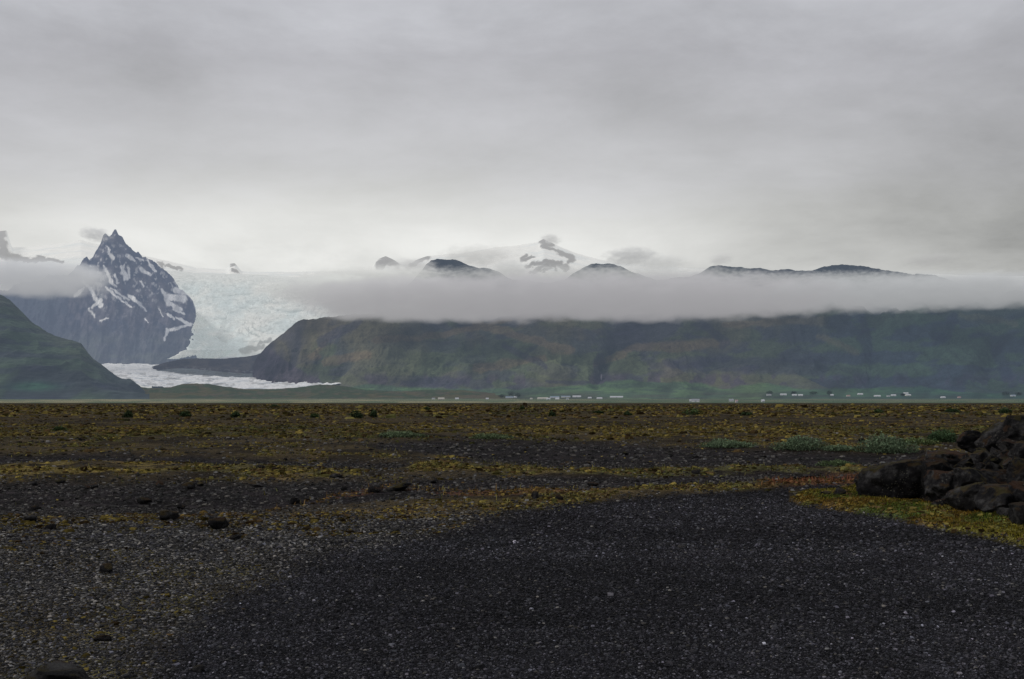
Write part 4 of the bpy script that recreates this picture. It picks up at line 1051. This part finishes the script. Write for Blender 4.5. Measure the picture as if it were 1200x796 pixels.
cloud('cloud', 403, 333, 90, 20, 7600, 800, 1.8, (.55, .56, .54), 'thin pale scud drifting over the upper icefall', 2, 2.2, .9, 22, seed=31, soft=1)
cloud('cloud', 372, 338, 150, 30, 7400, 900, 1.6, (.52, .53, .52), 'white veil where the bank dissolves over the icefall', 2, 2.0, .8, 24, seed=41, soft=1)
cloud('cloud', 598, 314, 44, 18, 8000, 600, 1.6, (.50, .505, .50), 'small puff between the dark plateau top and the snowy summit', 2, 2.4, .9, 20, seed=32, soft=.9)
cloud('cloud', 775, 308, 70, 16, 7900, 600, 1.6, (.50, .505, .50), 'flat pale shred right of the grey one above the bank', 2, 2.4, .9, 20, seed=33, soft=.9)
cloud('cloud', 1150, 333, 60, 26, 5700, 600, 2.4, (.40, .41, .42), 'lump of cloud bulging on the slope near the right edge', 2, 2.2, .9, 20, seed=34, soft=.9)

# ------------------------------------------------------------------ sky
SUN_EL, SUN_AZ = math.radians(40), math.radians(-108)   # behind the overcast, from the left
w = bpy.data.worlds.new('World'); SC.world = w; w.use_nodes = True
nt = w.node_tree; nd = nt.nodes; ln = nt.links; nd.clear()
sky = N(nd, 'ShaderNodeTexSky'); sky.sky_type = 'NISHITA'; sky.sun_disc = False; sky.sun_elevation = SUN_EL; sky.sun_rotation = SUN_AZ
bg1 = N(nd, 'ShaderNodeBackground'); bg1.inputs[1].default_value = .08; ln.new(sky.outputs[0], bg1.inputs[0])
tc = N(nd, 'ShaderNodeTexCoord'); sp = N(nd, 'ShaderNodeSeparateXYZ'); ln.new(tc.outputs['Generated'], sp.inputs[0])
yy = math_n(nd, ln, 'MAXIMUM', sp.outputs[1], .08)
u = math_n(nd, ln, 'DIVIDE', sp.outputs[0], yy)           # +-0.467 across the frame
v = math_n(nd, ln, 'DIVIDE', sp.outputs[2], yy)           # 0 horizon, .36 top of frame
zz = math_n(nd, ln, 'ADD', math_n(nd, ln, 'MAXIMUM', sp.outputs[2], 0.0), .07)
cu = math_n(nd, ln, 'DIVIDE', sp.outputs[0], zz); cv = math_n(nd, ln, 'DIVIDE', sp.outputs[1], zz)
cb = N(nd, 'ShaderNodeCombineXYZ'); ln.new(cu, cb.inputs[0]); ln.new(cv, cb.inputs[1])
n1 = N(nd, 'ShaderNodeTexNoise'); n1.inputs['Scale'].default_value = 1.5; n1.inputs['Detail'].default_value = 7; n1.inputs['Roughness'].default_value = .52; n1.inputs['Distortion'].default_value = .3
ln.new(cb.outputs[0], n1.inputs['Vector'])
mp = N(nd, 'ShaderNodeMapping'); mp.inputs['Scale'].default_value = (1.7, 1.7, 4.6); ln.new(tc.outputs['Generated'], mp.inputs[0])
n2 = N(nd, 'ShaderNodeTexNoise'); n2.inputs['Scale'].default_value = 2.6; n2.inputs['Detail'].default_value = 9; n2.inputs['Roughness'].default_value = .6; n2.inputs['Distortion'].default_value = .15
ln.new(mp.outputs[0], n2.inputs['Vector'])
nn = math_n(nd, ln, 'ADD', math_n(nd, ln, 'MULTIPLY', math_n(nd, ln, 'SUBTRACT', n1.outputs[0], .5), .30), math_n(nd, ln, 'MULTIPLY', math_n(nd, ln, 'SUBTRACT', n2.outputs[0], .5), 1.0))
vw = math_n(nd, ln, 'ADD', v, math_n(nd, ln, 'MULTIPLY', nn, .10))
grad = ramp(nd, ln, math_n(nd, ln, 'MULTIPLY', vw, 2.0, True), [(0, (.53, .54, .535)), (.12, (.61, .615, .60)), (.25, (.73, .73, .705)), (.33, (.67, .67, .65)), (.42, (.56, .56, .565)), (.52, (.49, .49, .505)), (.62, (.47, .47, .495)), (.72, (.50, .505, .535)), (1, (.45, .455, .48))])
# broad glow left of centre low down, duller to the right
def gauss(cx, sx, cy, sy, amp):
    a = math_n(nd, ln, 'POWER', math_n(nd, ln, 'ABSOLUTE', math_n(nd, ln, 'DIVIDE', math_n(nd, ln, 'SUBTRACT', u, cx), sx)), 2)
    b = math_n(nd, ln, 'POWER', math_n(nd, ln, 'ABSOLUTE', math_n(nd, ln, 'DIVIDE', math_n(nd, ln, 'SUBTRACT', v, cy), sy)), 2)
    return math_n(nd, ln, 'MULTIPLY', math_n(nd, ln, 'EXPONENT', math_n(nd, ln, 'MULTIPLY', math_n(nd, ln, 'ADD', a, b), -1.0)), amp)
g = gauss(-.24, .24, .140, .045, .20)
g = math_n(nd, ln, 'ADD', g, gauss(.05, .16, .135, .025, .14))
g = math_n(nd, ln, 'ADD', g, gauss(-.22, .24, .25, .08, .08))
g = math_n(nd, ln, 'ADD', g, gauss(.55, .36, .13, .13, -.46))
g = math_n(nd, ln, 'ADD', g, gauss(-.5, .15, .22, .06, -.03))
g = math_n(nd, ln, 'ADD', g, math_n(nd, ln, 'MULTIPLY', nn, .85))
g = math_n(nd, ln, 'ADD', g, 1.0)
vm = nd.new('ShaderNodeVectorMath'); vm.operation = 'SCALE'; ln.new(grad, vm.inputs[0]); ln.new(g, vm.inputs['Scale'])
bg2 = N(nd, 'ShaderNodeBackground'); bg2.inputs[1].default_value = 1.0; ln.new(vm.outputs[0], bg2.inputs[0])
mx = N(nd, 'ShaderNodeMixShader'); mx.inputs[0].default_value = .96
ln.new(bg1.outputs[0], mx.inputs[1]); ln.new(bg2.outputs[0], mx.inputs[2])
out = N(nd, 'ShaderNodeOutputWorld'); ln.new(mx.outputs[0], out.inputs[0])
w.cycles.sampling_method = 'MANUAL'; w.cycles.sample_map_resolution = 512

sl = bpy.data.lights.new('sun', 'SUN'); sl.energy = 1.1; sl.angle = math.radians(20); sl.color = (1, .96, .9)
so = bpy.data.objects.new('sun', sl); COL.objects.link(so)
sd = Vector((math.sin(SUN_AZ)*math.cos(SUN_EL), math.cos(SUN_AZ)*math.cos(SUN_EL), math.sin(SUN_EL)))
so.rotation_euler = (-sd).to_track_quat('-Z', 'Y').to_euler(); so.location = (0, 0, 50)

# ------------------------------------------------------------------ camera
cam = bpy.data.cameras.new('camera'); co = bpy.data.objects.new('camera', cam); COL.objects.link(co)
cam.sensor_width = 36; cam.lens = 36*F/1200; cam.shift_y = (HY-398)/1200; cam.clip_start = .1; cam.clip_end = 120000
co.location = (0, 0, H); co.rotation_euler = (math.pi/2, 0, 0); SC.camera = co
SC.view_settings.view_transform = 'Standard'; SC.view_settings.look = 'None'; SC.view_settings.exposure = 0
SC.render.engine = 'CYCLES'
SC.cycles.max_bounces = 4; SC.cycles.diffuse_bounces = 2; SC.cycles.transparent_max_bounces = 16; SC.cycles.volume_bounces = 0; SC.cycles.volume_max_steps = 256
